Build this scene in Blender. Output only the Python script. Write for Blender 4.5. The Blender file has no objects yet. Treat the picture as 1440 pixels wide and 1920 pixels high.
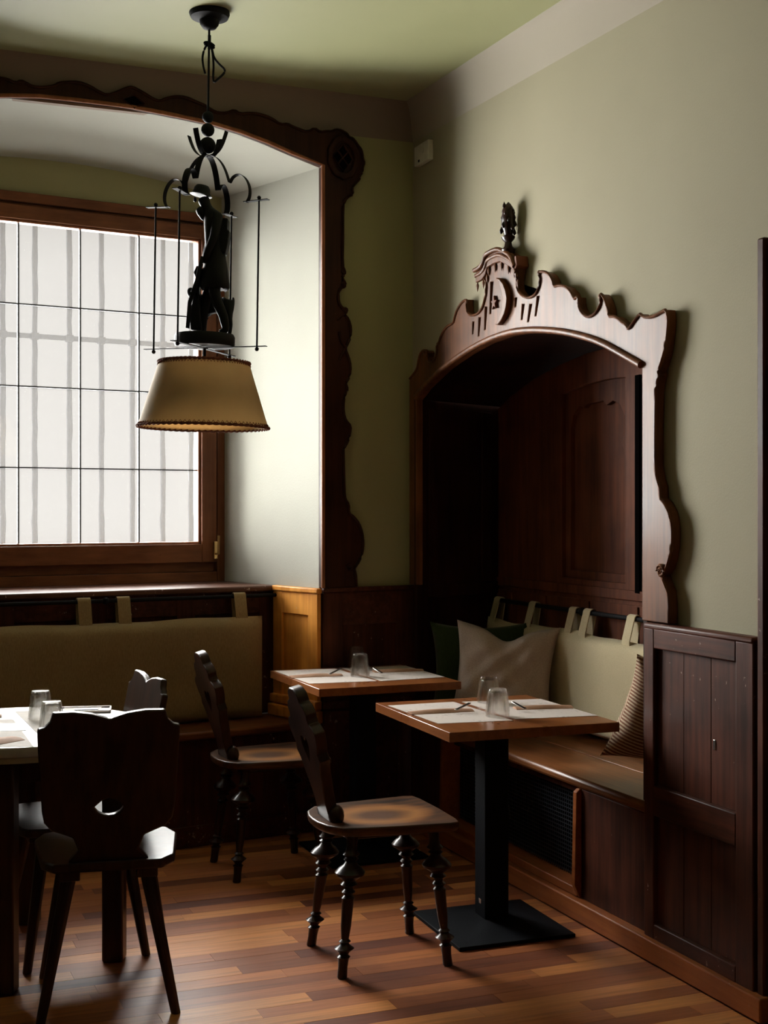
import bpy, bmesh, math, random
from mathutils import Vector, Matrix
from mathutils.geometry import tessellate_polygon
random.seed(7)
S = bpy.context.scene
C = S.collection
R = math.radians

# ------------------------------------------------------------------ camera
F_PX, HOR, EYE, TH = 2500.0, 955.0, 1.46, R(22.0)
cam = bpy.data.cameras.new('camera'); co = bpy.data.objects.new('camera', cam); C.objects.link(co)
cam.sensor_fit = 'VERTICAL'; cam.sensor_height = 36; cam.sensor_width = 27
cam.lens = F_PX / 1920 * 36
cam.shift_y = (HOR - 960) / 1920
co.location = (0, 0, EYE); co.rotation_euler = (R(90), 0, -TH)
S.camera = co

# ------------------------------------------------------------------ daylight
wd = bpy.data.worlds.new('overcast_sky'); S.world = wd; wd.use_nodes = True
bg = wd.node_tree.nodes['Background']
bg.inputs['Color'].default_value = (1.0, 0.955, 0.92, 1); bg.inputs['Strength'].default_value = 0.45
sun = bpy.data.lights.new('veiled_sun', 'SUN'); so = bpy.data.objects.new('veiled_sun', sun); C.objects.link(so)
sun.energy = 80.0; sun.angle = R(98); sun.color = (1.0, 0.985, 0.955)
so.location = (-1, 9, 6)
_d = Vector((0.46, -0.84, -0.22)).normalized()
so.rotation_euler = _d.to_track_quat('-Z', 'Y').to_euler()
S.view_settings.view_transform = 'Standard'; S.view_settings.look = 'None'
S.view_settings.exposure = 0.0; S.view_settings.gamma = 1; S.view_settings.use_curve_mapping = False

# ------------------------------------------------------------------ where a point of a known plane stands
Fv = Vector((math.sin(TH), math.cos(TH))); Rv = Vector((math.cos(TH), -math.sin(TH)))
def ray(x, y): return Fv + Rv * ((x - 720) / F_PX), -(y - HOR) / F_PX
def pz(x, y, z):
    r, d = ray(x, y); t = (z - EYE) / d; p = r * t
    return Vector((p.x, p.y, z))
def px(x, y, X):
    r, d = ray(x, y); t = X / r.x
    return (r.y * t, EYE + d * t)
def at(a, t, z=0.0):                 # sideways a, depth t
    p = Rv * a + Fv * t
    return Vector((p.x, p.y, z))
OB = Vector((2.47, 5.75)); AB = math.atan2(.1444, .9895)
EU = Vector((-math.cos(AB), -math.sin(AB))); EW = Vector((-math.sin(AB), math.cos(AB)))
def pb(x, y, w=0.0):
    r, d = ray(x, y); t = (OB.dot(EW) + w) / r.dot(EW); p = r * t
    return ((p - OB).dot(EU), EYE + d * t)
def BW(u, w, z):
    p = OB + EU * u + EW * w
    return Vector((p.x, p.y, z))

# ------------------------------------------------------------------ materials
def mat(name):
    m = bpy.data.materials.new(name); m.use_nodes = True
    nt = m.node_tree; return m, nt, nt.nodes['Principled BSDF']
def L(nt, a, b): nt.links.new(a, b)
def node(nt, t, **k):
    n = nt.nodes.new(t)
    for a, b in k.items(): setattr(n, a, b)
    return n
def coords(nt, scale, kind='Object'):
    tc = node(nt, 'ShaderNodeTexCoord'); mp = node(nt, 'ShaderNodeMapping')
    mp.inputs['Scale'].default_value = scale; L(nt, tc.outputs[kind], mp.inputs['Vector']); return mp.outputs[0]
def ramp(nt, fac, stops):
    r = node(nt, 'ShaderNodeValToRGB'); e = r.color_ramp.elements
    while len(e) < len(stops): e.new(0.5)
    for i, (p, c) in enumerate(stops): e[i].position = p; e[i].color = (*c, 1)
    L(nt, fac, r.inputs[0]); return r.outputs[0]
def bump(nt, b, h, strength, dist=0.002):
    n = node(nt, 'ShaderNodeBump'); n.inputs['Strength'].default_value = strength; n.inputs['Distance'].default_value = dist
    L(nt, h, n.inputs['Height']); L(nt, n.outputs[0], b.inputs['Normal'])
def noise(nt, v, scale, detail=4, rough=.55):
    n = node(nt, 'ShaderNodeTexNoise'); n.inputs['Scale'].default_value = scale
    n.inputs['Detail'].default_value = detail; n.inputs['Roughness'].default_value = rough
    if v: L(nt, v, n.inputs['Vector'])
    return n.outputs['Fac']
def wood(name, dark, light, rough=.35, axis='Z', chips=0.0, chipcol=(.45, .3, .2), coat=0.0, var=0.0, spread=.24, grain=22, spec=.15):
    m, nt, b = mat(name)
    sc = {'X': (1.2, grain, grain), 'Y': (grain, 1.2, grain), 'Z': (grain, grain, 1.2)}[axis]
    v = coords(nt, sc); n1 = noise(nt, v, 1.6, 6, .62)
    v2 = coords(nt, (1, 1, 1)); n2 = noise(nt, v2, 3.5, 3)
    mx = node(nt, 'ShaderNodeMath', operation='MULTIPLY_ADD'); L(nt, n2, mx.inputs[0]); mx.inputs[1].default_value = .5
    hl = node(nt, 'ShaderNodeMath', operation='MULTIPLY'); L(nt, n1, hl.inputs[0]); hl.inputs[1].default_value = .5
    L(nt, hl.outputs[0], mx.inputs[2])
    col = ramp(nt, mx.outputs[0], [(.5 - spread / 2, dark), (.5 + spread / 2, light)])
    if var:
        oi = node(nt, 'ShaderNodeObjectInfo'); hs = node(nt, 'ShaderNodeHueSaturation'); L(nt, col, hs.inputs['Color'])
        mr = node(nt, 'ShaderNodeMapRange'); L(nt, oi.outputs['Random'], mr.inputs[0]); mr.inputs[3].default_value = 1 - var; mr.inputs[4].default_value = 1 + var
        L(nt, mr.outputs[0], hs.inputs['Value']); col = hs.outputs[0]
    if chips:
        n3 = noise(nt, coords(nt, (1, 1, .7)), 55, 5, .7); n4 = noise(nt, coords(nt, (1, 1, 1)), 4, 2)
        ad = node(nt, 'ShaderNodeMath', operation='MULTIPLY_ADD'); L(nt, n4, ad.inputs[0]); ad.inputs[1].default_value = .35; L(nt, n3, ad.inputs[2])
        th = node(nt, 'ShaderNodeMapRange'); L(nt, ad.outputs[0], th.inputs[0]); th.inputs[1].default_value = .95 - chips * .12; th.inputs[2].default_value = .99 - chips * .12
        mc = node(nt, 'ShaderNodeMix', data_type='RGBA'); L(nt, th.outputs[0], mc.inputs[0]); L(nt, col, mc.inputs[6]); mc.inputs[7].default_value = (*chipcol, 1)
        col = mc.outputs[2]
    L(nt, col, b.inputs['Base Color'])
    rr = node(nt, 'ShaderNodeMapRange'); L(nt, n2, rr.inputs[0]); rr.inputs[3].default_value = rough - .08; rr.inputs[4].default_value = rough + .12
    L(nt, rr.outputs[0], b.inputs['Roughness'])
    b.inputs['Coat Weight'].default_value = coat; b.inputs['Specular IOR Level'].default_value = spec; b.inputs['Coat Roughness'].default_value = .2
    bump(nt, b, n1, .25, .0015); return m
def plaster(name, c1, c2, rough=.85, c3=None, bs=.35):
    m, nt, b = mat(name)
    n = noise(nt, coords(nt, (1, 1, 1)), 1.1, 3)
    L(nt, ramp(nt, n, [(.3, c1), (.7, c2)]), b.inputs['Base Color']); b.inputs['Roughness'].default_value = rough
    n2 = noise(nt, coords(nt, (1, 1, 1)), 130, 4, .7); bump(nt, b, n2, bs, .002); return m
def cloth(name, c1, c2, wv=(260, 260, 60), bs=.5):
    m, nt, b = mat(name)
    n = noise(nt, coords(nt, wv), 1, 3, .6); n2 = noise(nt, coords(nt, (1, 1, 1)), 5, 3)
    mx = node(nt, 'ShaderNodeMath', operation='MULTIPLY_ADD'); L(nt, n2, mx.inputs[0]); mx.inputs[1].default_value = .4; L(nt, n, mx.inputs[2])
    L(nt, ramp(nt, mx.outputs[0], [(.45, c1), (.95, c2)]), b.inputs['Base Color'])
    b.inputs['Roughness'].default_value = .95; b.inputs['Sheen Weight'].default_value = .15; b.inputs['Specular IOR Level'].default_value = .2
    bump(nt, b, n, bs, .0015); return m
def plain(name, c, rough=.5, metal=0.0, bs=0, spec=.5):
    m, nt, b = mat(name)
    n = noise(nt, coords(nt, (1, 1, 1)), 18, 4)
    d = tuple(x * .8 for x in c); L(nt, ramp(nt, n, [(.3, d), (.7, c)]), b.inputs['Base Color'])
    b.inputs['Roughness'].default_value = rough; b.inputs['Metallic'].default_value = metal; b.inputs['Specular IOR Level'].default_value = spec
    if bs: bump(nt, b, noise(nt, coords(nt, (1, 1, 1)), 90, 3), bs, .002)
    return m
M = {}
M['wall'] = plaster('sage_plaster_wall', (.325, .292, .195), (.355, .322, .218))
M['walldark'] = plaster('dark_unseen_wall', (.06, .035, .022), (.09, .05, .03))  # unseen walls coloured dark to cut the fill from behind the camera
M['wallback'] = plaster('olive_plaster_wall', (.33, .315, .145), (.37, .35, .175))
M['reveal'] = plaster('pale_plaster_reveal', (.37, .368, .31), (.41, .408, .35))
M['ceil'] = plaster('green_plaster_ceiling', (.35, .36, .185), (.40, .405, .215), .6, bs=.15)
M['cove'] = plaster('greige_cove', (.35, .31, .245), (.38, .335, .265))
M['coveshade'] = plaster('shaded_cove', (.24, .185, .14), (.27, .21, .16))  # darker copy of the cove, shade along the window wall painted in
M['white'] = plain('white_plastic', (.7, .66, .58), .4)
M['frame'] = wood('dark_walnut_frame', (.020, .007, .0035), (.058, .018, .008), .45, 'Z', .3, (.25, .11, .05), coat=.0)
M['alcove'] = wood('waxed_walnut', (.055, .020, .008), (.20, .072, .026), .44, 'Z', .35, (.40, .18, .07), coat=.08)
M['alcin'] = wood('red_brown_panel_wood', (.08, .024, .011), (.21, .064, .028), .5, 'Z', .3, (.35, .15, .06), grain=18)
M['alshade'] = wood('shaded_alcove_wood', (.018, .006, .003), (.05, .015, .007), .55, 'Z', .2, (.2, .1, .05), grain=18, spec=.1)  # darker copy of the panel wood, shade of soffit and sides painted in
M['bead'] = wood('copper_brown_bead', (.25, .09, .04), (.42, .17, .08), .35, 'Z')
M['wain'] = wood('dark_red_wainscot', (.028, .008, .004), (.105, .030, .015), .45, 'Z', .75, (.38, .25, .2))
M['wainh'] = wood('dark_red_wainscot_rail', (.028, .008, .004), (.105, .030, .015), .42, 'Y', .95, (.38, .25, .2))
M['litgold'] = wood('window_lit_panel', (.50, .17, .022), (.88, .38, .07), .4, 'Z', .6, (.7, .5, .3), grain=14)  # golden colour holds the window light falling on the panel
M['sill'] = wood('worn_sill_wood', (.07, .03, .02), (.16, .075, .05), .35, 'X', .9, (.5, .4, .35))
M['seat'] = wood('bench_seat_wood', (.09, .030, .010), (.26, .095, .032), .34, 'Y', .5, (.3, .17, .09), coat=.2)
M['seatx'] = wood('window_bench_wood', (.10, .032, .012), (.26, .09, .03), .34, 'X', .5, (.3, .17, .09), coat=.2)
M['base'] = wood('orange_brown_baseboard', (.22, .06, .016), (.42, .13, .036), .42, 'Y', .7, (.4, .25, .18))
M['winw'] = wood('window_frame_wood', (.12, .042, .018), (.22, .085, .035), .4, 'Z', .3, (.08, .03, .01))
M['winx'] = wood('window_frame_wood_rail', (.12, .042, .018), (.22, .085, .035), .4, 'X', .3, (.08, .03, .01))
M['table'] = wood('cherry_tabletop', (.20, .062, .018), (.30, .105, .032), .28, 'Y', .25, (.6, .5, .4), coat=.4)
M['chair'] = wood('black_brown_chair_wood', (.009, .004, .003), (.045, .016, .008), .33, 'Z', .3, (.2, .09, .05), coat=.3)
M['board'] = wood('dark_board_chair_wood', (.015, .0065, .004), (.050, .020, .010), .36, 'Z', .2, (.15, .08, .05), coat=.35)
M['plank'] = wood('merbau_floor_plank', (.26, .075, .026), (.52, .19, .065), .40, 'X', .12, (.5, .35, .25), var=.45, grain=30, coat=.08)
M['black'] = plain('black_iron', (.010, .010, .012), .7, .0, .2, .12)
M['post'] = plain('black_powder_coat', (.004, .005, .0075), .6, .0, .3, .10)
M['bronze'] = plain('blackened_carving', (.008, .009, .010), .55, .0, .2, .2)
M['void'] = plain('recess_shade', (.004, .003, .003), .95, spec=.0)  # near-black colour painted where openings and gaps lie in shade
M['olive'] = cloth('olive_linen', (.24, .165, .075), (.35, .255, .125))
M['cream'] = cloth('pale_linen', (.52, .44, .27), (.68, .58, .38), (60, 260, 260))
M['taupe'] = cloth('taupe_linen', (.40, .32, .27), (.56, .46, .39), (200, 200, 200))
M['green'] = cloth('dark_green_cloth', (.02, .035, .012), (.04, .065, .022))
M['paper'] = plain('paper_mat', (.50, .45, .40), .8, bs=.2)
M['kraft'] = plain('kraft_paper', (.46, .25, .145), .8, bs=.2)
M['steel'] = plain('steel', (.55, .52, .5), .25, 1)
M['brass'] = plain('brass', (.75, .5, .2), .3, 1)
M['marble'] = plain('pale_tabletop', (.42, .38, .31), .45)
M['marbler'] = plain('pale_table_rim', (.38, .33, .2), .6)
M['mat2'] = plain('blue_grey_mat', (.3, .36, .36), .6)
M['rope'] = wood('brown_rope_trim', (.10, .03, .018), (.28, .10, .06), .8, 'Z', grain=60)
M['lead'] = plain('dark_lead_bar', (.03, .035, .045), .6)
M['bars'] = plain('grey_iron_bar', (.03, .031, .034), .95, bs=.9, spec=.0)
M['stone'] = plaster('grey_outside_stone', (.45, .43, .4), (.5, .48, .45))
def plank_mat():
    m, nt, b = mat('merbau_plank'); oi = node(nt, 'ShaderNodeObjectInfo')
    base = ramp(nt, oi.outputs['Random'], [(0, (.17, .050, .026)), (.22, (.31, .095, .036)), (.5, (.52, .175, .055)), (.75, (.78, .32, .095)), (1, (.38, .115, .04))])
    g = noise(nt, coords(nt, (2, 45, 45)), 1.3, 5, .65); mr = node(nt, 'ShaderNodeMapRange'); L(nt, g, mr.inputs[0]); mr.inputs[1].default_value = .3; mr.inputs[2].default_value = .7; mr.inputs[3].default_value = .62; mr.inputs[4].default_value = 1.12
    hs = node(nt, 'ShaderNodeHueSaturation'); L(nt, base, hs.inputs['Color']); L(nt, mr.outputs[0], hs.inputs['Value']); L(nt, hs.outputs[0], b.inputs['Base Color'])
    n2 = noise(nt, coords(nt, (1, 1, 1)), 6, 3); r2 = node(nt, 'ShaderNodeMapRange'); L(nt, n2, r2.inputs[0]); r2.inputs[3].default_value = .32; r2.inputs[4].default_value = .5; L(nt, r2.outputs[0], b.inputs['Roughness'])
    b.inputs['Specular IOR Level'].default_value = .35; bump(nt, b, g, .15, .001); return m
M['plank'] = plank_mat()
# seat of the turned chair: dark edge, warm ring and darker centre
def saddle_mat():
    m, nt, b = mat('ringed_seat_wood')
    tc = node(nt, 'ShaderNodeTexCoord'); mp = node(nt, 'ShaderNodeMapping'); L(nt, tc.outputs['Object'], mp.inputs[0])
    mp.inputs['Location'].default_value = (-.02, 0, 0); mp.inputs['Scale'].default_value = (5.2, 6.4, 0)
    g = node(nt, 'ShaderNodeTexGradient', gradient_type='SPHERICAL'); L(nt, mp.outputs[0], g.inputs[0])
    n = noise(nt, coords(nt, (3, 30, 30)), 1.5, 5)
    ad = node(nt, 'ShaderNodeMath', operation='MULTIPLY_ADD'); L(nt, n, ad.inputs[0]); ad.inputs[1].default_value = .3; L(nt, g.outputs['Fac'], ad.inputs[2])
    L(nt, ramp(nt, ad.outputs[0], [(.10, (.02, .009, .005)), (.28, (.20, .075, .02)), (.5, (.34, .14, .035)), (.85, (.10, .04, .016))]), b.inputs['Base Color'])
    b.inputs['Roughness'].default_value = .4; b.inputs['Specular IOR Level'].default_value = .3; b.inputs['Coat Weight'].default_value = .15; b.inputs['Coat Roughness'].default_value = .2
    bump(nt, b, n, .2, .001); return m
M['saddle'] = saddle_mat()
def striped():
    m, nt, b = mat('striped_knit'); v = coords(nt, (1, 1, 1))
    w = node(nt, 'ShaderNodeTexWave'); w.bands_direction = 'Z'; w.inputs['Scale'].default_value = 26; w.inputs['Distortion'].default_value = .6; w.inputs['Detail'].default_value = 2
    w.inputs['Detail Scale'].default_value = 6; L(nt, v, w.inputs[0])
    L(nt, ramp(nt, w.outputs['Fac'], [(.3, (.22, .09, .05)), (.75, (.62, .48, .33))]), b.inputs['Base Color'])
    b.inputs['Roughness'].default_value = .95; bump(nt, b, w.outputs['Fac'], .7, .003); return m
M['stripe'] = striped()
def shade_mat():
    m, nt, b = mat('parchment_shade')
    n = noise(nt, coords(nt, (1, 1, 1)), 9, 5)
    L(nt, ramp(nt, n, [(.3, (.56, .43, .24)), (.7, (.68, .54, .33))]), b.inputs['Base Color']); b.inputs['Roughness'].default_value = .75
    tr = node(nt, 'ShaderNodeBsdfTranslucent'); tr.inputs[0].default_value = (.7, .52, .3, 1)
    mx = node(nt, 'ShaderNodeMixShader'); mx.inputs[0].default_value = .38
    o = nt.nodes['Material Output']; L(nt, b.outputs[0], mx.inputs[1]); L(nt, tr.outputs[0], mx.inputs[2]); L(nt, mx.outputs[0], o.inputs[0]); return m
M['shade'] = shade_mat()
VEIL = .014                       # veil of light mixed into the panes to lift the dark bars to grey
def pane_mat():
    m, nt, b = mat('window_glass')
    t = node(nt, 'ShaderNodeBsdfTransparent'); t.inputs[0].default_value = (.97, .975, .97, 1); g = node(nt, 'ShaderNodeBsdfGlossy'); g.inputs['Roughness'].default_value = .05
    mx = node(nt, 'ShaderNodeMixShader'); fr = node(nt, 'ShaderNodeFresnel'); fr.inputs[0].default_value = 1.3
    L(nt, fr.outputs[0], mx.inputs[0]); L(nt, t.outputs[0], mx.inputs[1]); L(nt, g.outputs[0], mx.inputs[2]); tl = node(nt, 'ShaderNodeBsdfTranslucent'); tl.inputs[0].default_value = (1, .97, .94, 1); mh = node(nt, 'ShaderNodeMixShader'); mh.inputs[0].default_value = VEIL
    L(nt, mx.outputs[0], mh.inputs[1]); L(nt, tl.outputs[0], mh.inputs[2]); L(nt, mh.outputs[0], nt.nodes['Material Output'].inputs[0]); return m
M['pane'] = pane_mat()
def glass_mat():
    m, nt, b = mat('tumbler_glass')
    t = node(nt, 'ShaderNodeBsdfTransparent'); t.inputs[0].default_value = (.98, .98, .97, 1)
    g = node(nt, 'ShaderNodeBsdfGlass'); g.inputs['Roughness'].default_value = .0; g.inputs['IOR'].default_value = 1.45
    mx = node(nt, 'ShaderNodeMixShader'); mx.inputs[0].default_value = .5
    L(nt, t.outputs[0], mx.inputs[1]); L(nt, g.outputs[0], mx.inputs[2]); L(nt, mx.outputs[0], nt.nodes['Material Output'].inputs[0]); return m
M['glass'] = glass_mat()
def floor_base():
    m, nt, b = mat('parquet_floor')
    br = node(nt, 'ShaderNodeTexBrick'); L(nt, coords(nt, (1, 1, 1)), br.inputs[0]); br.inputs['Color1'].default_value = (.19, .06, .025, 1); br.inputs['Color2'].default_value = (.32, .115, .045, 1)
    br.inputs['Mortar'].default_value = (.02, .008, .004, 1); br.inputs['Scale'].default_value = 1; br.inputs['Brick Width'].default_value = .7; br.inputs['Row Height'].default_value = .075; br.inputs['Mortar Size'].default_value = .0015
    L(nt, br.outputs[0], b.inputs['Base Color']); b.inputs['Roughness'].default_value = .4; return m
M['floor'] = floor_base()
def print_mat():
    m, nt, b = mat('printed_paper')
    v = coords(nt, (90, 40, 1)); n = noise(nt, v, 1, 2); n2 = noise(nt, coords(nt, (9, 9, 1)), 1, 1)
    mm = node(nt, 'ShaderNodeMath', operation='MULTIPLY'); L(nt, n, mm.inputs[0]); L(nt, n2, mm.inputs[1])
    L(nt, ramp(nt, mm.outputs[0], [(.3, (.58, .51, .46)), (.42, (.38, .32, .28))]), b.inputs['Base Color']); b.inputs['Roughness'].default_value = .8; return m
M['print'] = print_mat()

# ------------------------------------------------------------------ mesh helpers
def link(name, bm, m, parent=None, smooth=None, bev=0, loc=None, rot=None):
    me = bpy.data.meshes.new(name); bmesh.ops.recalc_face_normals(bm, faces=bm.faces[:]); bm.to_mesh(me); bm.free()
    o = bpy.data.objects.new(name, me); C.objects.link(o)
    for mm in (m if isinstance(m, (list, tuple)) else [m]): me.materials.append(mm)
    if parent: o.parent = parent
    if loc is not None: o.location = loc
    if rot is not None: o.rotation_euler = rot
    if bev:
        b = o.modifiers.new('bevel', 'BEVEL'); b.width = bev; b.segments = 2; b.limit_method = 'ANGLE'; b.angle_limit = R(40)
    if smooth is not None or bev:
        for p in me.polygons: p.use_smooth = True
        me.set_sharp_from_angle(angle=R(smooth if smooth is not None else 35))
    return o
def empty(name, label, cat, loc=(0, 0, 0), rot=(0, 0, 0), group=None):
    o = bpy.data.objects.new(name, None); C.objects.link(o); o.location = loc; o.rotation_euler = rot; o.empty_display_size = .1
    o['label'] = label; o['category'] = cat
    if group: o['group'] = group
    return o
def tag(o, label, cat, group=None):
    o['label'] = label; o['category'] = cat
    if group: o['group'] = group
    return o
def st(o): o['kind'] = 'structure'; return o
def sempty(name): 
    o = bpy.data.objects.new(name, None); C.objects.link(o); o['kind'] = 'structure'; return o
def box(bm, a, b, xf=None, mi=0):
    vs = []
    for z in (a[2], b[2]):
        for x, y in ((a[0], a[1]), (b[0], a[1]), (b[0], b[1]), (a[0], b[1])):
            p = Vector((x, y, z)); vs.append(bm.verts.new(xf(p) if xf else p))
    for f in ((0, 3, 2, 1), (4, 5, 6, 7), (0, 1, 5, 4), (1, 2, 6, 5), (2, 3, 7, 6), (3, 0, 4, 7)):
        fc = bm.faces.new([vs[i] for i in f]); fc.material_index = mi
def bxf(p): return BW(p.x, p.y, p.z)         # local (u, w, z) of the window wall
def nb(): return bmesh.new()
def boxo(name, a, b, m, parent=None, bev=.003, xf=None):
    bm = nb(); box(bm, a, b, xf); return link(name, bm, m, parent, bev=bev)
def prism(bm, loops, f, d0, d1, mi=0):
    """loops of 2D points (first outer, rest holes); f(p2, d) -> 3D."""
    flat = [p for lp in loops for p in lp]
    t_ = bmesh.new(); tv = [t_.verts.new((p[0], p[1], 0)) for p in flat]; i0 = 0
    for lp in loops:
        for i in range(len(lp)): 
            try: t_.edges.new((tv[i0 + i], tv[i0 + (i + 1) % len(lp)]))
            except ValueError: pass
        i0 += len(lp)
    t_.verts.index_update(); bmesh.ops.triangle_fill(t_, use_beauty=True, use_dissolve=False, edges=t_.edges[:], normal=(0, 0, 1))
    t_.verts.index_update(); tris = [[v.index for v in f.verts] for f in t_.faces]; t_.free()
    a = [bm.verts.new(f(p, d0)) for p in flat]; b = [bm.verts.new(f(p, d1)) for p in flat]
    for t in tris:
        for vv, o in ((a, 1), (b, -1)):
            try: bm.faces.new([vv[i] for i in (t if o == 1 else t[::-1])]).material_index = mi
            except ValueError: pass
    i0 = 0
    for lp in loops:
        n = len(lp)
        for i in range(n):
            j = (i + 1) % n
            try: bm.faces.new((a[i0 + i], a[i0 + j], b[i0 + j], b[i0 + i])).material_index = mi
            except ValueError: pass
        i0 += n
def lathe(bm, prof, n=20, c=(0, 0, 0), xf=None, mi=0):
    rings = []
    for r, z in prof:
        ring = []
        for k in range(n):
            a = 2 * math.pi * k / n; p = Vector((c[0] + max(r, 1e-4) * math.cos(a), c[1] + max(r, 1e-4) * math.sin(a), c[2] + z))
            ring.append(bm.verts.new(xf(p) if xf else p))
        rings.append(ring)
    for i in range(len(rings) - 1):
        for k in range(n):
            bm.faces.new((rings[i][k], rings[i][(k + 1) % n], rings[i + 1][(k + 1) % n], rings[i + 1][k])).material_index = mi
    for rg in (rings[0], rings[-1]): bm.faces.new(rg).material_index = mi
def tube(bm, pts, r, n=8, flat=None):
    pts = [Vector(p) for p in pts]; rings = []
    up = Vector((0, 0, 1))
    for i, p in enumerate(pts):
        t = (pts[min(i + 1, len(pts) - 1)] - pts[max(i - 1, 0)]).normalized()
        ref = up if abs(t.dot(up)) < .95 else Vector((1, 0, 0))
        s = t.cross(ref).normalized(); q = s.cross(t)
        rr = r[i] if isinstance(r, (list, tuple)) else r
        rings.append([bm.verts.new(p + (s * math.cos(2 * math.pi * k / n) + q * math.sin(2 * math.pi * k / n)) * rr) for k in range(n)])
    for i in range(len(rings) - 1):
        for k in range(n): bm.faces.new((rings[i][k], rings[i][(k + 1) % n], rings[i + 1][(k + 1) % n], rings[i + 1][k]))
    bm.faces.new(rings[0]); bm.faces.new(rings[-1])
def ribbon(bm, pts, side, width, th):
    """flat strap following pts; 'side' is the width direction."""
    pts = [Vector(p) for p in pts]; side = Vector(side).normalized(); rings = []
    for i, p in enumerate(pts):
        t = (pts[min(i + 1, len(pts) - 1)] - pts[max(i - 1, 0)]).normalized(); q = t.cross(side).normalized()
        rings.append([bm.verts.new(p + side * sx * width / 2 + q * sy * th / 2) for sx, sy in ((-1, -1), (1, -1), (1, 1), (-1, 1))])
    for i in range(len(rings) - 1):
        for k in range(4): bm.faces.new((rings[i][k], rings[i][(k + 1) % 4], rings[i + 1][(k + 1) % 4], rings[i + 1][k]))
    bm.faces.new(rings[0]); bm.faces.new(rings[-1])
def smoothpts(p, it=1):
    for _ in range(it):
        q = [p[0]]
        for i in range(len(p) - 1):
            a, b = Vector(p[i]), Vector(p[i + 1]); q += [a * .75 + b * .25, a * .25 + b * .75]
        q.append(p[-1]); p = q
    return p
def skin(name, verts, edges, radii, m, parent, levels=2, root=0):
    me = bpy.data.meshes.new(name); me.from_pydata([Vector(v) for v in verts], edges, []); o = bpy.data.objects.new(name, me); C.objects.link(o)
    o.parent = parent; me.materials.append(m)
    sk = o.modifiers.new('skin', 'SKIN'); sk.use_smooth_shade = True
    for i, r in enumerate(radii):
        me.skin_vertices[0].data[i].radius = (r, r) if not isinstance(r, tuple) else r
    me.skin_vertices[0].data[root].use_root = True
    sb = o.modifiers.new('sub', 'SUBSURF'); sb.levels = levels; sb.render_levels = levels
    return o

# ================================================================== SETTING
WH = 3.6
# ---- floor
bm = nb(); box(bm, (-4.2, -3.2, -.12), (3.6, 6.3, -.006)); flo = st(link('floor', bm, M['floor']))
rw = .075; y0 = 2.85; mesh_cache = {}
row = 0
while y0 + row * rw < 5.95:
    y = y0 + row * rw; x = -.9 - random.random() * .6
    while x < 2.40:
        ln = random.choice((.45, .6, .75, .9))
        xe = min(x + ln, 2.40)
        if xe - x > .05:
            # leave out what lies left of the frame
            if xe > .3746 / .9272 * y - .29 * y / .9272 * 1.12 - .1:
                key = round(xe - x, 3)
                if key not in mesh_cache:
                    b2 = nb(); box(b2, (0, 0, -.006), (key - .0008, rw - .0008, 0)); me = bpy.data.meshes.new('floor_plank'); b2.to_mesh(me); b2.free(); me.materials.append(M['plank']); mesh_cache[key] = me
                o = bpy.data.objects.new('floor_plank', mesh_cache[key]); C.objects.link(o); o.parent = flo; o.location = (x, y, random.uniform(-.0003, .0003))
        x = xe
    row += 1

# ---- ceiling (slightly out of level)
def cz(x, y): return 3.345 + .0415 * (x - 2.4) + .031 * (y - 5.65)
bm = nb()
vs = [bm.verts.new((x, y, cz(x, y) + dz)) for dz in (0, .2) for x, y in ((-4.2, -3.2), (3.2, -3.2), (3.2, 7.2), (-4.2, 7.2))]
for f in ((0, 1, 2, 3), (7, 6, 5, 4), (0, 1, 5, 4), (1, 2, 6, 5), (2, 3, 7, 6), (3, 0, 4, 7)): bm.faces.new([vs[i] for i in f])
st(link('ceiling', bm, M['ceil']))
# cove along the right wall and the window wall
def cove(name, pts2, inn, m):
    bm = nb(); prof = [(0, -.17), (.012, -.12), (.022, -.08), (.035, -.045), (.05, -.02), (.07, -.002), (.07, .05), (-.03, .05), (-.03, -.17)]
    rings = []
    for (x, y) in pts2: rings.append([bm.verts.new((x + inn[0] * a, y + inn[1] * a, cz(x, y) + b)) for a, b in prof])
    n = len(prof)
    for i in range(len(rings) - 1):
        for k in range(n): bm.faces.new((rings[i][k], rings[i][(k + 1) % n], rings[i + 1][(k + 1) % n], rings[i + 1][k]))
    bm.faces.new(rings[0]); bm.faces.new(rings[-1]); return st(link(name, bm, m, smooth=50))
cove('trim_1', [(2.47, -3), (2.47, 5.76)], (-1, 0), M['cove'])
p0 = OB; p1 = OB + EU * 6.4
cove('trim_2', [(p0.x, p0.y), (p1.x, p1.y)], (-EW.x, -EW.y), M['coveshade'])

# ---- right wall with the arched alcove and the doorway cut out
XW = 2.47
al_arch_px = [(779, 751), (798, 728), (837, 691), (876, 664), (915, 642.5), (954, 629), (981, 625), (1012, 624), (1051, 627), (1090, 635), (1129, 648), (1168, 670), (1202, 691)]
arch = [px(x, y, 2.435) for x, y in al_arch_px]
YA, YB = 3.745, 5.66                 # right and left edge of the alcove
outer = [(-3.2, -.1), (5.95, -.1), (5.95, WH), (-3.2, WH)]
hole1 = [(5.70, .03), (5.70, arch[0][1] + .02)] + [(min(a[0], YB) + .0, a[1] + .02) for a in arch[1:]] + [(YA - .01, arch[-1][1] + .02), (YA - .01, .03)]
hole1 = [(y + (.004 if y > 4.6 else -.006), z) for y, z in hole1]
hole2 = [(3.112, 0), (3.112, 2.185), (2.20, 2.185), (2.20, 0)]
bm = nb(); prism(bm, [outer, hole1, hole2], lambda p, d: Vector((d, p[0], p[1])), XW, XW + .12); st(link('wall_right', bm, M['wall']))
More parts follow.
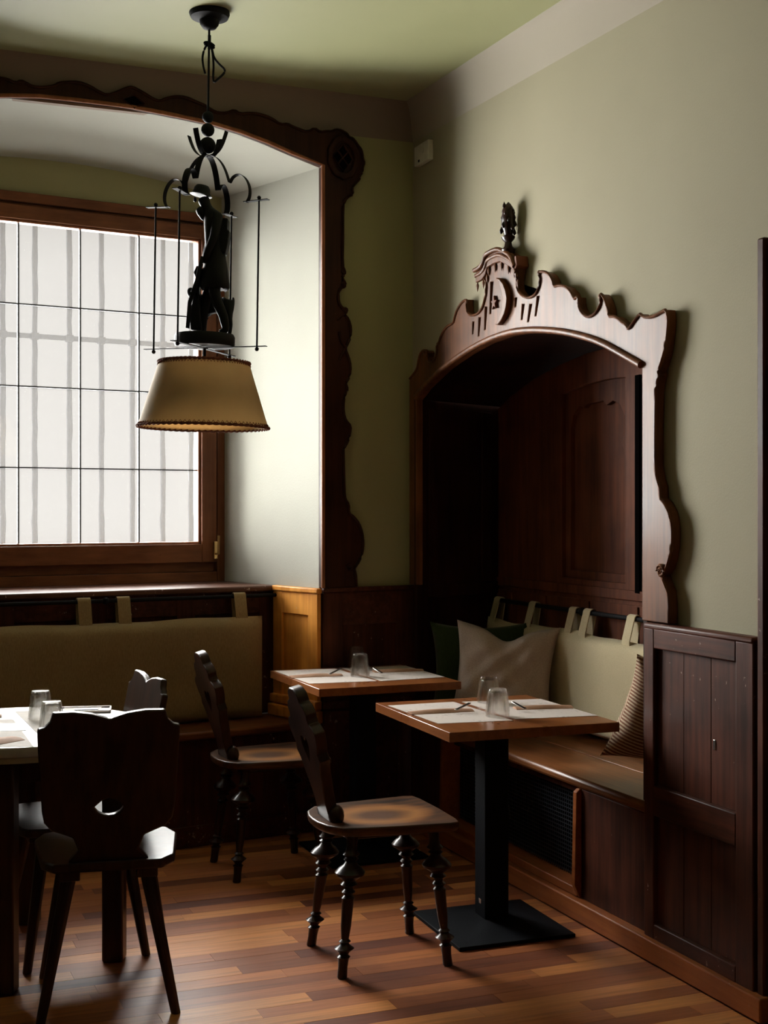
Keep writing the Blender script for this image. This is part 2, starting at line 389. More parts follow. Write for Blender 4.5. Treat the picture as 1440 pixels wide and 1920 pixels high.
# ---- other walls out of view
boxo('wall_left', (-4.2, -3.2, -.1), (-4.0, 5.2, WH), M['walldark'], bev=0)['kind'] = 'structure'
boxo('wall_rear', (-4.2, -3.4, -.1), (3.2, -3.2, WH), M['walldark'], bev=0)['kind'] = 'structure'

# ---- window wall: opening .5 - 2.3, arched
UC = 1.40
in_px = [(0, 193), (50, 191), (100, 191), (200, 196), (300, 212), (350, 222), (400, 233), (450, 248), (500, 267), (550, 289), (604, 311)]
half = [pb(x, y, -.035) for x, y in in_px if x >= 200]
half = [(max(u, .497), z) for u, z in half]
half[-1] = (.497, half[-1][1])
half = [p for p in half if p[0] < UC - .02]
arc = half[::-1]                                   # from the right springing to the crown
crown = (UC, max(p[1] for p in arc) + .004)
arc_full = arc + [crown] + [(2 * UC - u, z) for u, z in arc[::-1]]
UL = 2 * UC - .497
hole = [(.489, -.05)] + [(UC + (u - UC) * 1.009, z + .008) for u, z in arc_full] + [(UL + .008, -.05)]
outer = [(-.35, -.1), (6.6, -.1), (6.6, WH), (-.35, WH)]
hole_b = [(3.9, 1.5), (3.9, 2.93), (4.8, 2.93), (4.8, 1.5)]
bm = nb(); prism(bm, [outer, hole, hole_b], lambda p, d: BW(p[0], d, p[1]), 0, .02); st(link('wall_window', bm, M['wallback']))
# reveal, vault and recess wall; splays inwards towards the glazing
WD = .85
def bk(u, z):                       # front arch point -> back point
    uu = UC + (u - UC) * (UC - .604) / (UC - .497); return uu
zb = lambda u: 3.115 - .075 * ((u - UC) / (UC - .604)) ** 2 - .02
bm = nb(); fr = [BW(u, 0.0, z) for u, z in [(.497, 1.08)] + arc_full + [(UL, 1.08)]]
bkp = [BW(bk(u, z), WD, zb(bk(u, z)) if i not in (0, len(arc_full) + 1) else 1.08) for i, (u, z) in enumerate([(.497, 1.08)] + arc_full + [(UL, 1.08)])]
a = [bm.verts.new(p) for p in fr]; b = [bm.verts.new(p) for p in bkp]
for i in range(len(a) - 1): bm.faces.new((a[i], a[i + 1], b[i + 1], b[i]))
st(link('trim_3', bm, M['reveal'], smooth=30))
bl = [(bk(u, z), zb(bk(u, z)) + .03) for u, z in arc_full]
bl = [(.55, 0), (.55, bl[0][1])] + bl + [(2.25, bl[-1][1]), (2.25, 0)]
WU0, WU1, WZ0, WZ1 = .60, 2.20, 1.10, 2.925
bm = nb(); prism(bm, [bl, [(WU0, WZ0), (WU0, WZ1), (WU1 - .04, WZ1), (WU1 - .04, WZ0)]], lambda p, d: BW(p[0], d, p[1]), WD, 1.12)
st(link('wall_recess', bm, M['wallback']))
# closing masonry above, left and right so that light enters by the glass only
bm = nb()
box(bm, (.02, .02, -.1), (.48, 1.3, WH), bxf); box(bm, (-.9, .45, -.1), (.02, 1.3, WH), bxf); box(bm, (2.33, .02, -.1), (3.9, 1.3, WH), bxf); box(bm, (4.8, .02, -.1), (6.6, 1.3, WH), bxf); box(bm, (3.9, .02, -.1), (4.8, 1.3, 1.5), bxf); box(bm, (3.9, .02, 2.93), (4.8, 1.3, WH), bxf); box(bm, (.48, .02, 3.20), (2.33, 1.12, WH), bxf)
box(bm, (.3, 1.12, -.1), (.60, 1.3, WH), bxf); box(bm, (2.16, 1.12, -.1), (2.4, 1.3, WH), bxf); box(bm, (.3, 1.12, 2.925), (2.4, 1.3, WH), bxf); box(bm, (.3, .9, -.1), (2.4, 1.3, 1.09), bxf)
st(link('wall_outside', bm, M['stone']))

# ---- window_1
win = sempty('window_1'); win.location = BW(UC, WD, WZ0); win.rotation_euler = (0, 0, 0)
bpy.context.view_layer.update()
def wx(p): return BW(p.x, p.y, p.z) - win.location
def wframe(name, u0, u1, z0, z1, tl, tr, tb, tt, w0, w1, mv, mh):
    for a, b, mm in (((u0, z0), (u0 + tl, z1), mv), ((u1 - tr, z0), (u1, z1), mv), ((u0 + tl, z0), (u1 - tr, z0 + tb), mh), ((u0 + tl, z1 - tt), (u1 - tr, z1), mh)):
        bm = nb(); box(bm, (a[0], w0, a[1]), (b[0], w1, b[1]), wx); link(name, bm, mm, win, bev=.003)
wframe('outer_frame', WU0, WU1, WZ0, WZ1, .040, .04, .05, .045, WD - .03, WD + .08, M['winw'], M['winx'])
wframe('gap_strip', WU0 + .040, WU1 - .04, WZ0 + .05, WZ1 - .045, .008, .008, .05, .018, WD - .005, WD + .06, M['winw'], M['winx'])
SU0, SU1, SZ0, SZ1 = WU0 + .047, WU1 - .048, WZ0 + .098, WZ1 - .062
wframe('sash', SU0, SU1, SZ0, SZ1, .078, .078, .09, .065, WD - .04, WD + .04, M['winw'], M['winx'])
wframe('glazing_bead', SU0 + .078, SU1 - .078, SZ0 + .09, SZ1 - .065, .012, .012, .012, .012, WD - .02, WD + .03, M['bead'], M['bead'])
GU0, GU1, GZ0, GZ1 = SU0 + .088, SU1 - .088, SZ0 + .1, SZ1 - .075
us = [GU0] + [pb(x, 700, WD)[0] for x in (260, 150, 34)] + [1.92, GU1]
zs = [GZ0] + [pb(200, y, WD)[1] for y in (879.5, 731.6, 582.5)] + [GZ1]
for i in range(len(us) - 1):
    for j in range(len(zs) - 1):
        bm = nb(); box(bm, (us[i], WD, zs[j]), (us[i + 1], WD + .004, zs[j + 1]), wx); link('pane', bm, M['pane'], win)
for u in us[1:-1]:
    bm = nb(); box(bm, (u - .0035, WD - .006, GZ0), (u + .0035, WD + .01, GZ1), wx); link('muntin', bm, M['lead'], win)
for z in zs[1:-1]:
    bm = nb(); box(bm, (GU0, WD - .007, z - .003), (GU1, WD + .011, z + .003), wx); link('muntin', bm, M['lead'], win)
bm = nb(); hu = SU0 + .008
box(bm, (hu - .006, WD - .055, 1.215), (hu + .012, WD - .04, 1.30), wx); tube(bm, [wx(Vector((hu + .003, WD - .055, 1.24))), wx(Vector((hu + .003, WD - .085, 1.24))), wx(Vector((hu + .003, WD - .09, 1.33)))], .0065)
link('window_handle', bm, M['brass'], win, smooth=40)
win_fill = sempty('fill_window'); win_fill.location = BW(4.3, WD, 1.1); bpy.context.view_layer.update()  # unseen window added to bring fill light to the right wall and chairs
for (a, b) in (((3.9, 1.5), (3.96, 2.93)), ((4.74, 1.5), (4.8, 2.93)), ((3.96, 1.5), (4.74, 1.56)), ((3.96, 2.87), (4.74, 2.93))):
    bm = nb(); box(bm, (a[0], .8, a[1]), (b[0], .88, b[1]), lambda p: bxf(p) - win_fill.location); link('frame_bar', bm, M['winw'], win_fill, bev=.003)
bm = nb(); box(bm, (3.96, .84, 1.56), (4.74, .844, 2.87), lambda p: bxf(p) - win_fill.location); link('pane', bm, M['pane'], win_fill)
# ---- iron bars outside
gr = empty('window_grille', 'rough grey iron bars standing outside behind the window panes', 'grille', BW(UC, 1.2, 1.1))
def gx(p): return BW(p.x, p.y, p.z) - gr.location
GW = 1.2
for x in (5, 65, 130, 190, 248, 305, 358):
    u = pb(x, 700, GW)[0]; bm = nb(); n = 24
    pts = [gx(Vector((u + random.uniform(-.002, .002), GW, 1.095 + (1.83) * k / n))) for k in range(n + 1)]
    tube(bm, pts, [.014 * random.uniform(.9, 1.1) for _ in pts], 8); link('bar', bm, M['bars'], gr, smooth=60)
for u in (2.05, 1.86):
    bm = nb(); tube(bm, [gx(Vector((u, GW, 1.095))), gx(Vector((u, GW, 2.925)))], .014); link('bar', bm, M['bars'], gr, smooth=60)
zc = pb(150, 636, GW)[1]
bm = nb(); box(bm, (.6, GW - .008, zc - .012), (2.16, GW + .008, zc + .012), gx)
link('crossbar', bm, M['bars'], gr, bev=.003)
for x in (5, 65, 130, 190, 248, 305): 
    bm = nb(); u = pb(x, 700, GW)[0]; box(bm, (u - .019, GW - .017, zc - .017), (u + .019, GW + .017, zc + .017), gx)
    link('collar', bm, M['bars'], gr, bev=.004)
# ---- sill board
bm = nb(); box(bm, (.50, .33, 1.075), (2.32, .86, 1.102), bxf); st(link('trim_4', bm, M['sill'], bev=.008))

# ---- carved surround of the window
out_px = [(0,145),(15,147),(32,155),(42,150),(52,155),(65,162),(85,163),(105,160),(112,155),(125,153),(150,153),(170,160),(190,172),(203,178),(222,172),(240,164),(250,162),(270,172),(290,185),(302,189),(312,184),(330,180),(350,181),(370,190),(388,197),(400,206),(412,211),(428,211),(441,205),(452,213),(470,211),(490,213),(510,220),(528,233),(541,231),(550,236),(562,241),(578,247),(592,239),(602,247),(615,245),(623,246),(631,242),(640,243),(648,247),(653,250),(656,256),(663,258),(669,265),(673,272),(679,279),(681,288),(682,297),(685,304),(682,312),(681,322),(677,328),(676,335),(670,341),(662,350),(664,364),(655,367),(648,375),(645,390),(645,440),(644,497),(648.6,507),(648,514),(643,519),(650,530),(648.6,537),(642,538),(636,547),(637,566),(644,577),(652,577),(653,583),(647.5,588),(656,598),(660,614),(659,631),(652,646),(649,653),(655,667),(659.5,685),(657.5,705),(650,717),(654,729),(649.5,736),(646,750),(646,772),(650,787),(659.5,797),(658,812),(654,827),(646,840),(646,852),(647.5,922),(649.5,935),(656,944),(656,961),(665,967),(675,980),(681,997),(683,1015),(682,1032),(676,1050),(666,1064),(669,1075),(670,1090),(670,1098)]
oc = [pb(x, y, -.035) for x, y in out_px]
oc_left = [(2 * UC - u, z) for u, z in oc if 2 * UC - u > oc[0][0] + .01][::-1]
inner_r = [(.497, 1.107)] + arc_full + [(UL, 1.107)]
loop = oc[::-1] + oc_left[::-1] if False else None
outl = [(oc[-1][0], 1.107)] + oc[::-1] + oc_left[::-1]
outl.append((outl[-1][0], 1.107))
full = outl + inner_r[::-1]
fr1 = empty('window_surround', 'dark carved wooden surround with scalloped edge around the window niche', 'surround', BW(.45, -.02, 1.107))
def fx(p): return p - fr1.location
bm = nb(); prism(bm, [full], lambda p, d: fx(BW(p[0], d, p[1])), -.035, 0.0); link('carved_board', bm, M['frame'], fr1, bev=.004)
# edge moulding that follows the carved outline
bm = nb(); tube(bm, smoothpts([fx(BW(u + .007, -.038, z - .004)) for u, z in oc[::-1]]), .0065, 6); link('edge_moulding', bm, M['frame'], fr1, smooth=60)
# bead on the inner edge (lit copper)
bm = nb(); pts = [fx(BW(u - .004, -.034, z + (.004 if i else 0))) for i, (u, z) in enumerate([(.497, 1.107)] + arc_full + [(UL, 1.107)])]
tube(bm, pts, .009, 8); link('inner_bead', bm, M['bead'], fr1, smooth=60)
# scrolls
for cxp, cyp, r0 in ((645, 533, .012), (648, 582, .012), (655, 1063, .014), (645, 511, .010)):
    u, z = pb(cxp, cyp, -.04); bm = nb(); pts = []
    for k in range(22):
        a = k * .5; rr = r0 * (1 - k / 26); pts.append(fx(BW(u + rr * math.cos(a), -.04, z + rr * math.sin(a))))
    tube(bm, pts, .0045, 6); link('scroll', bm, M['frame'], fr1, smooth=60)
for seg in ([(647, 589), (640, 593), (632, 600)], [(650, 652), (643, 645), (638, 634), (637, 622)], [(649, 653), (642, 662), (637, 675)], [(636, 545), (633, 556), (635, 568), (641, 577)]):
    bm = nb(); tube(bm, smoothpts([fx(BW(pb(x, y, -.04)[0], -.04, pb(x, y, -.04)[1])) for x, y in seg]), .005, 6); link('carved_vine', bm, M['frame'], fr1, smooth=60)
# pierced rosette in the upper corner: lobed disc ring with a dark lattice
u, z = pb(643, 296, -.04)
def rose(p, d): return fx(BW(u - .0 + p[0], d, z + p[1]))
N = 48; ring_o = [((.085 + .006 * abs(math.sin(5 * 2 * math.pi * k / N))) * math.cos(2 * math.pi * k / N) * .9, (.085 + .006 * abs(math.sin(5 * 2 * math.pi * k / N))) * math.sin(2 * math.pi * k / N) * 1.1) for k in range(N)]
ring_i = [(.062 * math.cos(2 * math.pi * k / N) * .9, .062 * math.sin(2 * math.pi * k / N) * 1.1) for k in range(N)]
bm = nb(); prism(bm, [ring_o, ring_i], rose, -.052, -.034); link('rosette_ring', bm, M['frame'], fr1, bev=.005)
bm = nb(); dm = [(.0, .062), (.052, .0), (.0, -.062), (-.052, 0)]
prism(bm, [dm], rose, -.0365, -.034); link('rosette_shade', bm, M['void'], fr1)  # black diamond painted as the shade in the rosette cutout
bm = nb()
for k in (-1, 0, 1):
    for q in (1, -1):
        a = Vector((-.052 + (k + 1) * .026, q * (.0 + (k + 1) * .031))); b = a + Vector((.052, -q * .062))
        if k == 0:
            tube(bm, [rose((-.026, q * .031), -.04), rose((.026, -q * .031), -.04)], .004, 6)
tube(bm, [rose(dm[i], -.04) for i in (0, 1, 2, 3, 0)], .005, 6)
link('rosette_lattice', bm, M['frame'], fr1, smooth=60)
u2, z2 = pb(252, 191, -.04)
bm = nb(); prism(bm, [[(u2 - .045, z2), (u2, z2 + .03), (u2 + .05, z2 + .004), (u2, z2 - .025)]], lambda p, d: fx(BW(p[0], d, p[1])), -.0365, -.034); link('dark_diamond', bm, M['void'], fr1)  # flat near-black diamond on the board
bm = nb(); tube(bm, [fx(BW(a_, -.038, b_)) for a_, b_ in [(u2 - .045, z2), (u2, z2 + .03), (u2 + .05, z2 + .004), (u2, z2 - .025), (u2 - .045, z2)]], .0045, 6); link('diamond_moulding', bm, M['frame'], fr1, smooth=60)

# ---- wainscot of the pier between the window niche and the corner (flat run)
def panelled(name, fpt, a0, a1, z0, z1, nb_, stile, railb, railt, mv, mh, mp, root, th=.022, rec=.014, gap=.0):
    """frame-and-panel work; fpt(a, d, z): d = distance proud of the backing."""
    def xf(p): return fpt(p.x, p.y, p.z) - root.location
    w = (a1 - a0 - stile) / nb_
    for k in range(nb_ + 1):
        bm = nb(); box(bm, (a0 + k * w, 0, z0), (a0 + k * w + stile, th, z1), xf); link('stile', bm, mv, root, bev=.003)
    for (b0, b1) in ((z0, z0 + railb), (z1 - railt, z1)):
        bm = nb(); box(bm, (a0 + stile * .2, 0, b0), (a1 - stile * .2, th - .0015, b1), xf); link('rail', bm, mh, root, bev=.002)
    for k in range(nb_):
        bm = nb(); box(bm, (a0 + k * w + stile - .003, 0, z0 + railb - .003), (a0 + (k + 1) * w + .003, th - rec, z1 - railt + .003), xf); link('panel', bm, mp, root, bev=.002)
pier = empty('pier_wainscot', 'dark red-brown panelled wainscot on the pier right of the window niche', 'wainscot', BW(.25, -.01, 0))
panelled('pier', lambda a, d, z: BW(a, -d, z), .005, .49, 0.002, 1.085, 1, .10, .55, .15, M['wain'], M['wainh'], M['wain'], pier, th=.028)
bm = nb(); box(bm, (0.0, -.036, 1.085), (.49, 0, 1.107), lambda p: bxf(p) - pier.location); link('cap_moulding', bm, M['wainh'], pier, bev=.006)
bm = nb()
box(bm, (0.005, -.045, .56), (.495, 0, .60), lambda p: bxf(p) - pier.location); box(bm, (0.005, -.06, .50), (.50, 0, .555), lambda p: bxf(p) - pier.location)
link('base_moulding', bm, M['wainh'], pier, bev=.006)
# splayed return of the niche, window light put into its golden colour
ret = empty('niche_return_panel', 'wood panel with golden window light in its colour lining the niche side beside the cushion', 'panelling', BW(.52, .17, 0))
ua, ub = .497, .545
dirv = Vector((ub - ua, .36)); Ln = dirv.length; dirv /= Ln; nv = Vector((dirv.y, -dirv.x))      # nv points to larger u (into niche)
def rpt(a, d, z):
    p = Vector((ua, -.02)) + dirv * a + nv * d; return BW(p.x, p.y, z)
panelled('ret', rpt, 0, Ln, .45, 1.08, 1, .075, .13, .10, M['litgold'], M['litgold'], M['litgold'], ret, th=.02, rec=.012)
bm = nb(); box(bm, (-.01, -.0, 1.08), (Ln, .028, 1.105), lambda p: rpt(p.x, p.y, p.z) - ret.location); link('cap_moulding', bm, M['litgold'], ret, bev=.006)
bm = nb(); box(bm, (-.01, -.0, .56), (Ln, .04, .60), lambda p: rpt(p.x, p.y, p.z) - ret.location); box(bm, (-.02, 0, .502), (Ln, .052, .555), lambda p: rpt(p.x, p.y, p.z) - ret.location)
link('base_moulding', bm, M['litgold'], ret, bev=.006)
# panelling behind the window bench
bp = empty('niche_back_panelling', 'dark panelling under the sill behind the window bench cushion', 'panelling', BW(1.4, .38, .45))
panelled('bp', lambda a, d, z: BW(a, .39 - d, z), .53, 2.27, .502, 1.075, 4, .09, .04, .10, M['wain'], M['wainh'], M['wain'], bp)

# ---- window bench
wb = empty('window_bench', 'long worn brown wooden bench seat built into the window niche', 'bench', BW(1.4, .2, 0))
def wbx(p): return BW(p.x, p.y, p.z) - wb.location
bm = nb(); box(bm, (.56, .03, .465), (2.26, .37, .50), wbx); link('seat_board', bm, M['seatx'], wb, bev=.010)
bm = nb(); box(bm, (.52, .02, .465), (.565, .10, .499), wbx); link('seat_end', bm, M['seatx'], wb, bev=.008)
bm = nb(); box(bm, (.50, .07, 0.001), (2.29, .10, .465), wbx); link('front_board', bm, M['wain'], wb, bev=.003)
bm = nb(); box(bm, (.50, .05, 0.001), (2.29, .07, .09), wbx); link('kick_board', bm, M['wainh'], wb, bev=.003)

def pad_mesh(bm, fpt, a0, a1, z0, z1, d0, d1, na=40, nz=16, amp=.004, seed=0, sag=0.0):
    """padded slab: d0 back, d1 front, rounded."""
    rnd = random.Random(seed); ph = [rnd.uniform(0, 6) for _ in range(8)]
    for side in (0, 1):
        g = []
        for i in range(na + 1):
            col = []
            for j in range(nz + 1):
                s = -1 + 2 * i / na; t = -1 + 2 * j / nz
                s2 = math.copysign(abs(s) ** .9, s)
                e = (1 - abs(s) ** 14) ** .5 * (1 - abs(t) ** 10) ** .5
                mid = (d0 + d1) / 2; hf = (d1 - d0) / 2
                a = (a0 + a1) / 2 + (a1 - a0) / 2 * s; z = (z0 + z1) / 2 + (z1 - z0) / 2 * t
                wz = amp * (math.sin(a * 7 + ph[0]) + .6 * math.sin(a * 17 + ph[1])) * (1 if j > nz * .7 else .3)
                d = mid + hf * (e if side else -e) + (amp * .8 * math.sin(a * 9 + z * 6 + ph[2]) * e if side else 0)
                col.append(bm.verts.new(fpt(a, d, z + wz - sag * (1 - s * s) * (j / nz))))
            g.append(col)
        for i in range(na):
            for j in range(nz): bm.faces.new((g[i][j], g[i + 1][j], g[i + 1][j + 1], g[i][j + 1]))
    bmesh.ops.remove_doubles(bm, verts=bm.verts[:], dist=.0004)
# cushion hanging from the rail over the window bench
RW_, RZ = .315, None
r1 = pb(30, 1132, .315); r2 = pb(480, 1117.5, .315); RZ = (r1[1] + r2[1]) / 2
cu = empty('back_cushion', 'long olive linen back cushion hanging behind the window bench', 'cushion', BW(1.4, .27, .5))
def cux(a, d, z): return BW(a, .355 - d, z) - cu.location
uR = pb(494, 1240, .27)[0]; zt = pb(300, 1164, .27)[1]
bm = nb(); pad_mesh(bm, cux, uR, 2.24, .502, zt, 0.02, .12, 60, 20, .003, 3); link('pad', bm, M['olive'], cu, smooth=60)
def strap(name, parent, fpt, a, w, dz0, zr, dfront, dback, drail, skew=0):
    bm = nb(); pts = [fpt(a - skew, dfront, dz0 - .03), fpt(a - skew * .8, dfront + .002, dz0)]
    for k in range(7):
        an = math.pi * k / 6; pts.append(fpt(a, drail + .016 * math.cos(an), zr + .016 * math.sin(an)))
    pts += [fpt(a + skew, dback, dz0 + .0), fpt(a + skew, dback, dz0 - .03)]
    side = (fpt(a + 1, 0, 0) - fpt(a, 0, 0)); ribbon(bm, pts, side, w, .004); return link(name, bm, parent_mat, parent, smooth=50)
parent_mat = M['olive']
for x in (158, 232, 450):
    a = pb(x, 1145, .3)[0]; strap('strap', cu, cux, a, .058, zt - .004, RZ, .075, .035, .355 - .315, .0)
rl = empty('cushion_rail', 'black iron rail carrying the olive cushion under the window sill', 'rail', BW(1.4, .315, RZ))
def rlx(u, w, z): return BW(u, w, z) - rl.location
bm = nb(); tube(bm, [rlx(.535, .315, RZ), rlx(2.26, .315, RZ)], .009, 10); link('rod', bm, M['black'], rl, smooth=60)
for u in (pb(200, 1130, .3)[0], .548, 2.0):
    bm = nb(); lathe(bm, [(0, -.016), (.012, -.012), (.017, 0), (.012, .012), (0, .016)], 12, xf=lambda p, u=u: rlx(u + p.z, .315 + p.x, RZ + p.y)); tube(bm, [rlx(u, .315, RZ), rlx(u, .372, RZ)], .006, 8); link('bracket', bm, M['black'], rl, smooth=60)

# ================================================================== RIGHT WALL ALCOVE
XF = 2.435
ax_px = [(767.5,714),(769,710),(775,703),(783,691),(785,678),(788,664),(794,656.5),(801,657),(803,661),(801,670),(804,678),(811,680),(817,672),(820,660),(820,645),(823.6,643),(827.5,629),(837,613),(851,606),(853,596),(857,582),(866,567),(876,561),(875,568),(876,582),(880,589),(887,592),(897.5,588),(905,578),(909,565),(912,550),(913,533),(912,524),(903,518),(897,509),(905,505),(913,496),(917,485),(919,475),(930,470),(942,467),(955,473),(965.6,480),(971,492),(973,503),(972,514),(969.5,528),(971,543),(976,550),(983,556),(993,559),(1004.5,553),(1010,543),(1013,532),(1014,520),(1010,513),(1013,510),(1019,509),(1026,511),(1032,516),(1037.5,526),(1040,537.5),(1046,535.5),(1053,535),(1063,538),(1072.5,548),(1078,561),(1081,557.5),(1085,557),(1085,566),(1087,577),(1093,588),(1103.7,595),(1113,591),(1121,583),(1126,573),(1128,560),(1127,551),(1131,554),(1136,562),(1140.6,578),(1142.6,594),(1152,593),(1160,597),(1166,603),(1175.6,609),(1179.5,618),(1190,603),(1201,588),(1205,592),(1212,595),(1220,595),(1230,592),(1240,586),(1251,580),(1253,599),(1252,618),(1249,645),(1246.5,661),(1240,684),(1235,694),(1237,702),(1233,716),(1230,734),(1229,810),(1229,873),(1233,897),(1238,912),(1238.6,934),(1246,941),(1255,959),(1259,975),(1261,1000),(1260,1025),(1257,1044),(1250,1068),(1242,1079),(1246,1091),(1252.6,1107),(1255,1130),(1255,1168)]
axo = [px(x, y, XF) for x, y in ax_px]
axi = [px(x, y, XF) for x, y in al_arch_px]
yl = px(781, 900, XF)[0]; yr = px(1203.5, 900, XF)[0]
axi[0] = (yl, axi[0][1]); axi[-1] = (yr, axi[-1][1])
bl_z = 1.112
ztr = 1.094
loopA = [(px(767.5, 900, XF)[0], bl_z)] + axo[:-1] + [(axo[-1][0], ztr), (yr, ztr)] + axi[::-1] + [(yl, bl_z)]
def hpoly(pxs): return [px(x, y, XF) for x, y in pxs]
def slot(x0, y0, x1, y1, w, w2=None):
    w2 = w2 or w * .5
    return hpoly([(x0 - w / 2, y0), (x0 + w / 2, y0), (x1 + w2 / 2, y1), (x1 - w2 / 2, y1)])
holes = []
for (x0, y0, x1, y1, w) in ((887, 603, 886, 626, 4), (899, 595, 897, 630, 4.5), (911, 575, 909, 618, 5), (922, 528, 919, 588, 5.5), (967, 558, 966, 575, 5), (981, 570, 978, 599, 5), (995, 570, 990, 603, 5), (1009, 555, 1004, 592, 5)):
    holes.append(slot(x0, y0, x1, y1, w))
sf = empty('alcove_surround', 'ornate carved brown wooden surround with moon and star arching over the alcove', 'surround', (XF, 4.7, 1.1))
def ax(p2, d): return Vector((d, p2[0], p2[1])) - sf.location
bm = nb(); prism(bm, [loopA] + holes, ax, XF, XW - .002); link('carved_board', bm, M['alcove'], sf, bev=.0035)
bm = nb(); prism(bm, [[(p[0], p[1]) for p in hp] for hp in [hpoly([(880, 590), (930, 520), (1015, 548), (1012, 612), (940, 620), (880, 640)])]], ax, XW - .0015, XW - .0005); link('slot_shade', bm, M['void'], sf)  # black sheet painted as the shade inside the slots
pts = smoothpts([ax(p, XF - .002) for p in axo[1:]]); bm = nb(); tube(bm, pts, .006, 6); link('edge_moulding', bm, M['alcove'], sf, smooth=60)
bm = nb(); pts = smoothpts([ax((p[0], p[1] + .012), XF - .004) for p in axi]); tube(bm, pts, .013, 8); link('arch_moulding', bm, M['alcove'], sf, smooth=60)
# star and moon
sy, sz = px(930, 568, XF); star = []
for k in range(10):
    a = math.pi / 2 + k * math.pi / 5; r_ = .030 if k % 2 == 0 else .012; star.append((sy + 1.0 * r_ * math.cos(a), sz + r_ * math.sin(a) * 1.05))
bm = nb(); prism(bm, [star], ax, XF - .012, XF + .001); link('star', bm, M['alcin'], sf, bev=.003)
moon_px = [(938,521),(945,523),(952,532),(957,545),(959.5,560),(958,575),(954,590),(948,602),(941,610),(936,609),(942,602),(947,590),(950,575),(950.5,560),(948.5,545),(944,532)]
bm = nb(); prism(bm, [hpoly(moon_px)], ax, XF - .022, XF + .001); link('moon', bm, M['alcove'], sf, bev=.004)
# stepped cornice of the pediment: mouldings following the gable line
gl = [(897, 508), (908, 502), (915, 492), (918, 478), (930, 471), (942, 467), (955, 473), (966, 480), (973, 500)]
corn = [px(x, y, XF) for x, y in gl]
for k, (dz, dd, rr) in enumerate(((0, .026, .0095), (-.022, .018, .009), (-.042, .010, .008))):
    bm = nb(); tube(bm, smoothpts([ax((p[0], p[1] + dz), XF - dd + .006) for p in corn]), rr, 8); link('cornice_moulding', bm, M['alcove'], sf, smooth=60)
bm = nb(); prism(bm, [corn + [(p[0], p[1] - .05) for p in corn[::-1]]], ax, XF - .014, XF + .001); link('cornice_fascia', bm, M['alcove'], sf, bev=.003)
# cornice return towards the wall on the right
y1_, z1_ = px(973, 486, XF)
bm = nb(); prism(bm, [[(y1_, z1_ + .012), (y1_ - .012, z1_ + .012), (y1_ - .02, z1_ - .03), (y1_, z1_ - .04)]], ax, XF - .02, XW - .002); link('cornice_return', bm, M['alcin'], sf, bev=.003)
# carved hanging tassels under the cornice
for k in range(9):
    bm = nb(); t = k / 8; i = min(int(t * (len(corn) - 1)), len(corn) - 2); f_ = t * (len(corn) - 1) - i
    p = (corn[i][0] * (1 - f_) + corn[i + 1][0] * f_, corn[i][1] * (1 - f_) + corn[i + 1][1] * f_ - .062)
    lathe(bm, [(0, -.026), (.006, -.012), (.009, 0), (.004, .012)], 8, xf=lambda q, p=p: ax((p[0] + q.x, p[1] + q.z), XF - .004 + q.y * .6))
    link('tassel', bm, M['alcove'], sf, smooth=60)
u_, z_ = px(1242, 1071, XF); bm = nb(); pts = []
for k in range(24): a = k * .45; rr = .022 * (1 - k / 28); pts.append(ax((u_ + rr * math.cos(a), z_ + rr * math.sin(a)), XF - .006))
tube(bm, pts, .006, 6); link('scroll', bm, M['alcove'], sf, smooth=60)
for hx, hy in ((1012, 512), (876, 565), (1127, 556), (796, 662)):
    yy, zz = px(hx, hy, XF); bm = nb(); lathe(bm, [(0, -.006), (.009, -.003), (.011, 0), (.009, .003), (0, .006)], 12, xf=lambda q, yy=yy, zz=zz: ax((yy + q.x, zz + q.y), XF - .004 + q.z)); link('scroll_knob', bm, M['alcove'], sf, smooth=60)
# flame finial
fy, fz = px(948, 468, 2.42)
bm = nb()
lathe(bm, [(.0, -.02), (.03, -.015), (.034, 0), (.02, .012), (.016, .03), (.03, .042), (.033, .05), (.02, .058), (.024, .075), (.034, .095), (.032, .115), (.036, .125), (.028, .145), (.030, .155), (.018, .172), (.006, .186), (0, .19)], 16, xf=lambda q: ax((fy + q.y, fz + q.z), 2.432 + q.x * .8))
link('finial', bm, M['chair'], sf, smooth=40)
bm = nb()
for k in range(18):
    a = k * 2.4; h = .07 + .006 * k; r_ = .034 - .0007 * k
    c_ = (fy + r_ * math.sin(a), fz + h); dx = r_ * math.cos(a) * .8
    lathe(bm, [(0, -.012), (.008, -.004), (.006, .006), (0, .018)], 6, xf=lambda q, c_=c_, dx=dx: ax((c_[0] + q.x, c_[1] + q.z), 2.432 + dx + q.y))
link('leaf_carving', bm, M['chair'], sf, smooth=60)

# inside of the alcove: back, sides, soffit
XB = 2.975
al = empty('alcove_panelling', 'dark red-brown wood panelling lining the inside of the arched alcove', 'panelling', (XB, 4.7, .5))
def alx(p2, d): return Vector((d, p2[0], p2[1])) - al.location
SPL = .24                                   # the left side of the alcove splays
yb_l = yl + SPL
axb = [(yr + (y - yr) * (yb_l - yr) / (yl - yr), z) for y, z in axi]
def larch(dz): return [(y, z + dz) for y, z in axb]
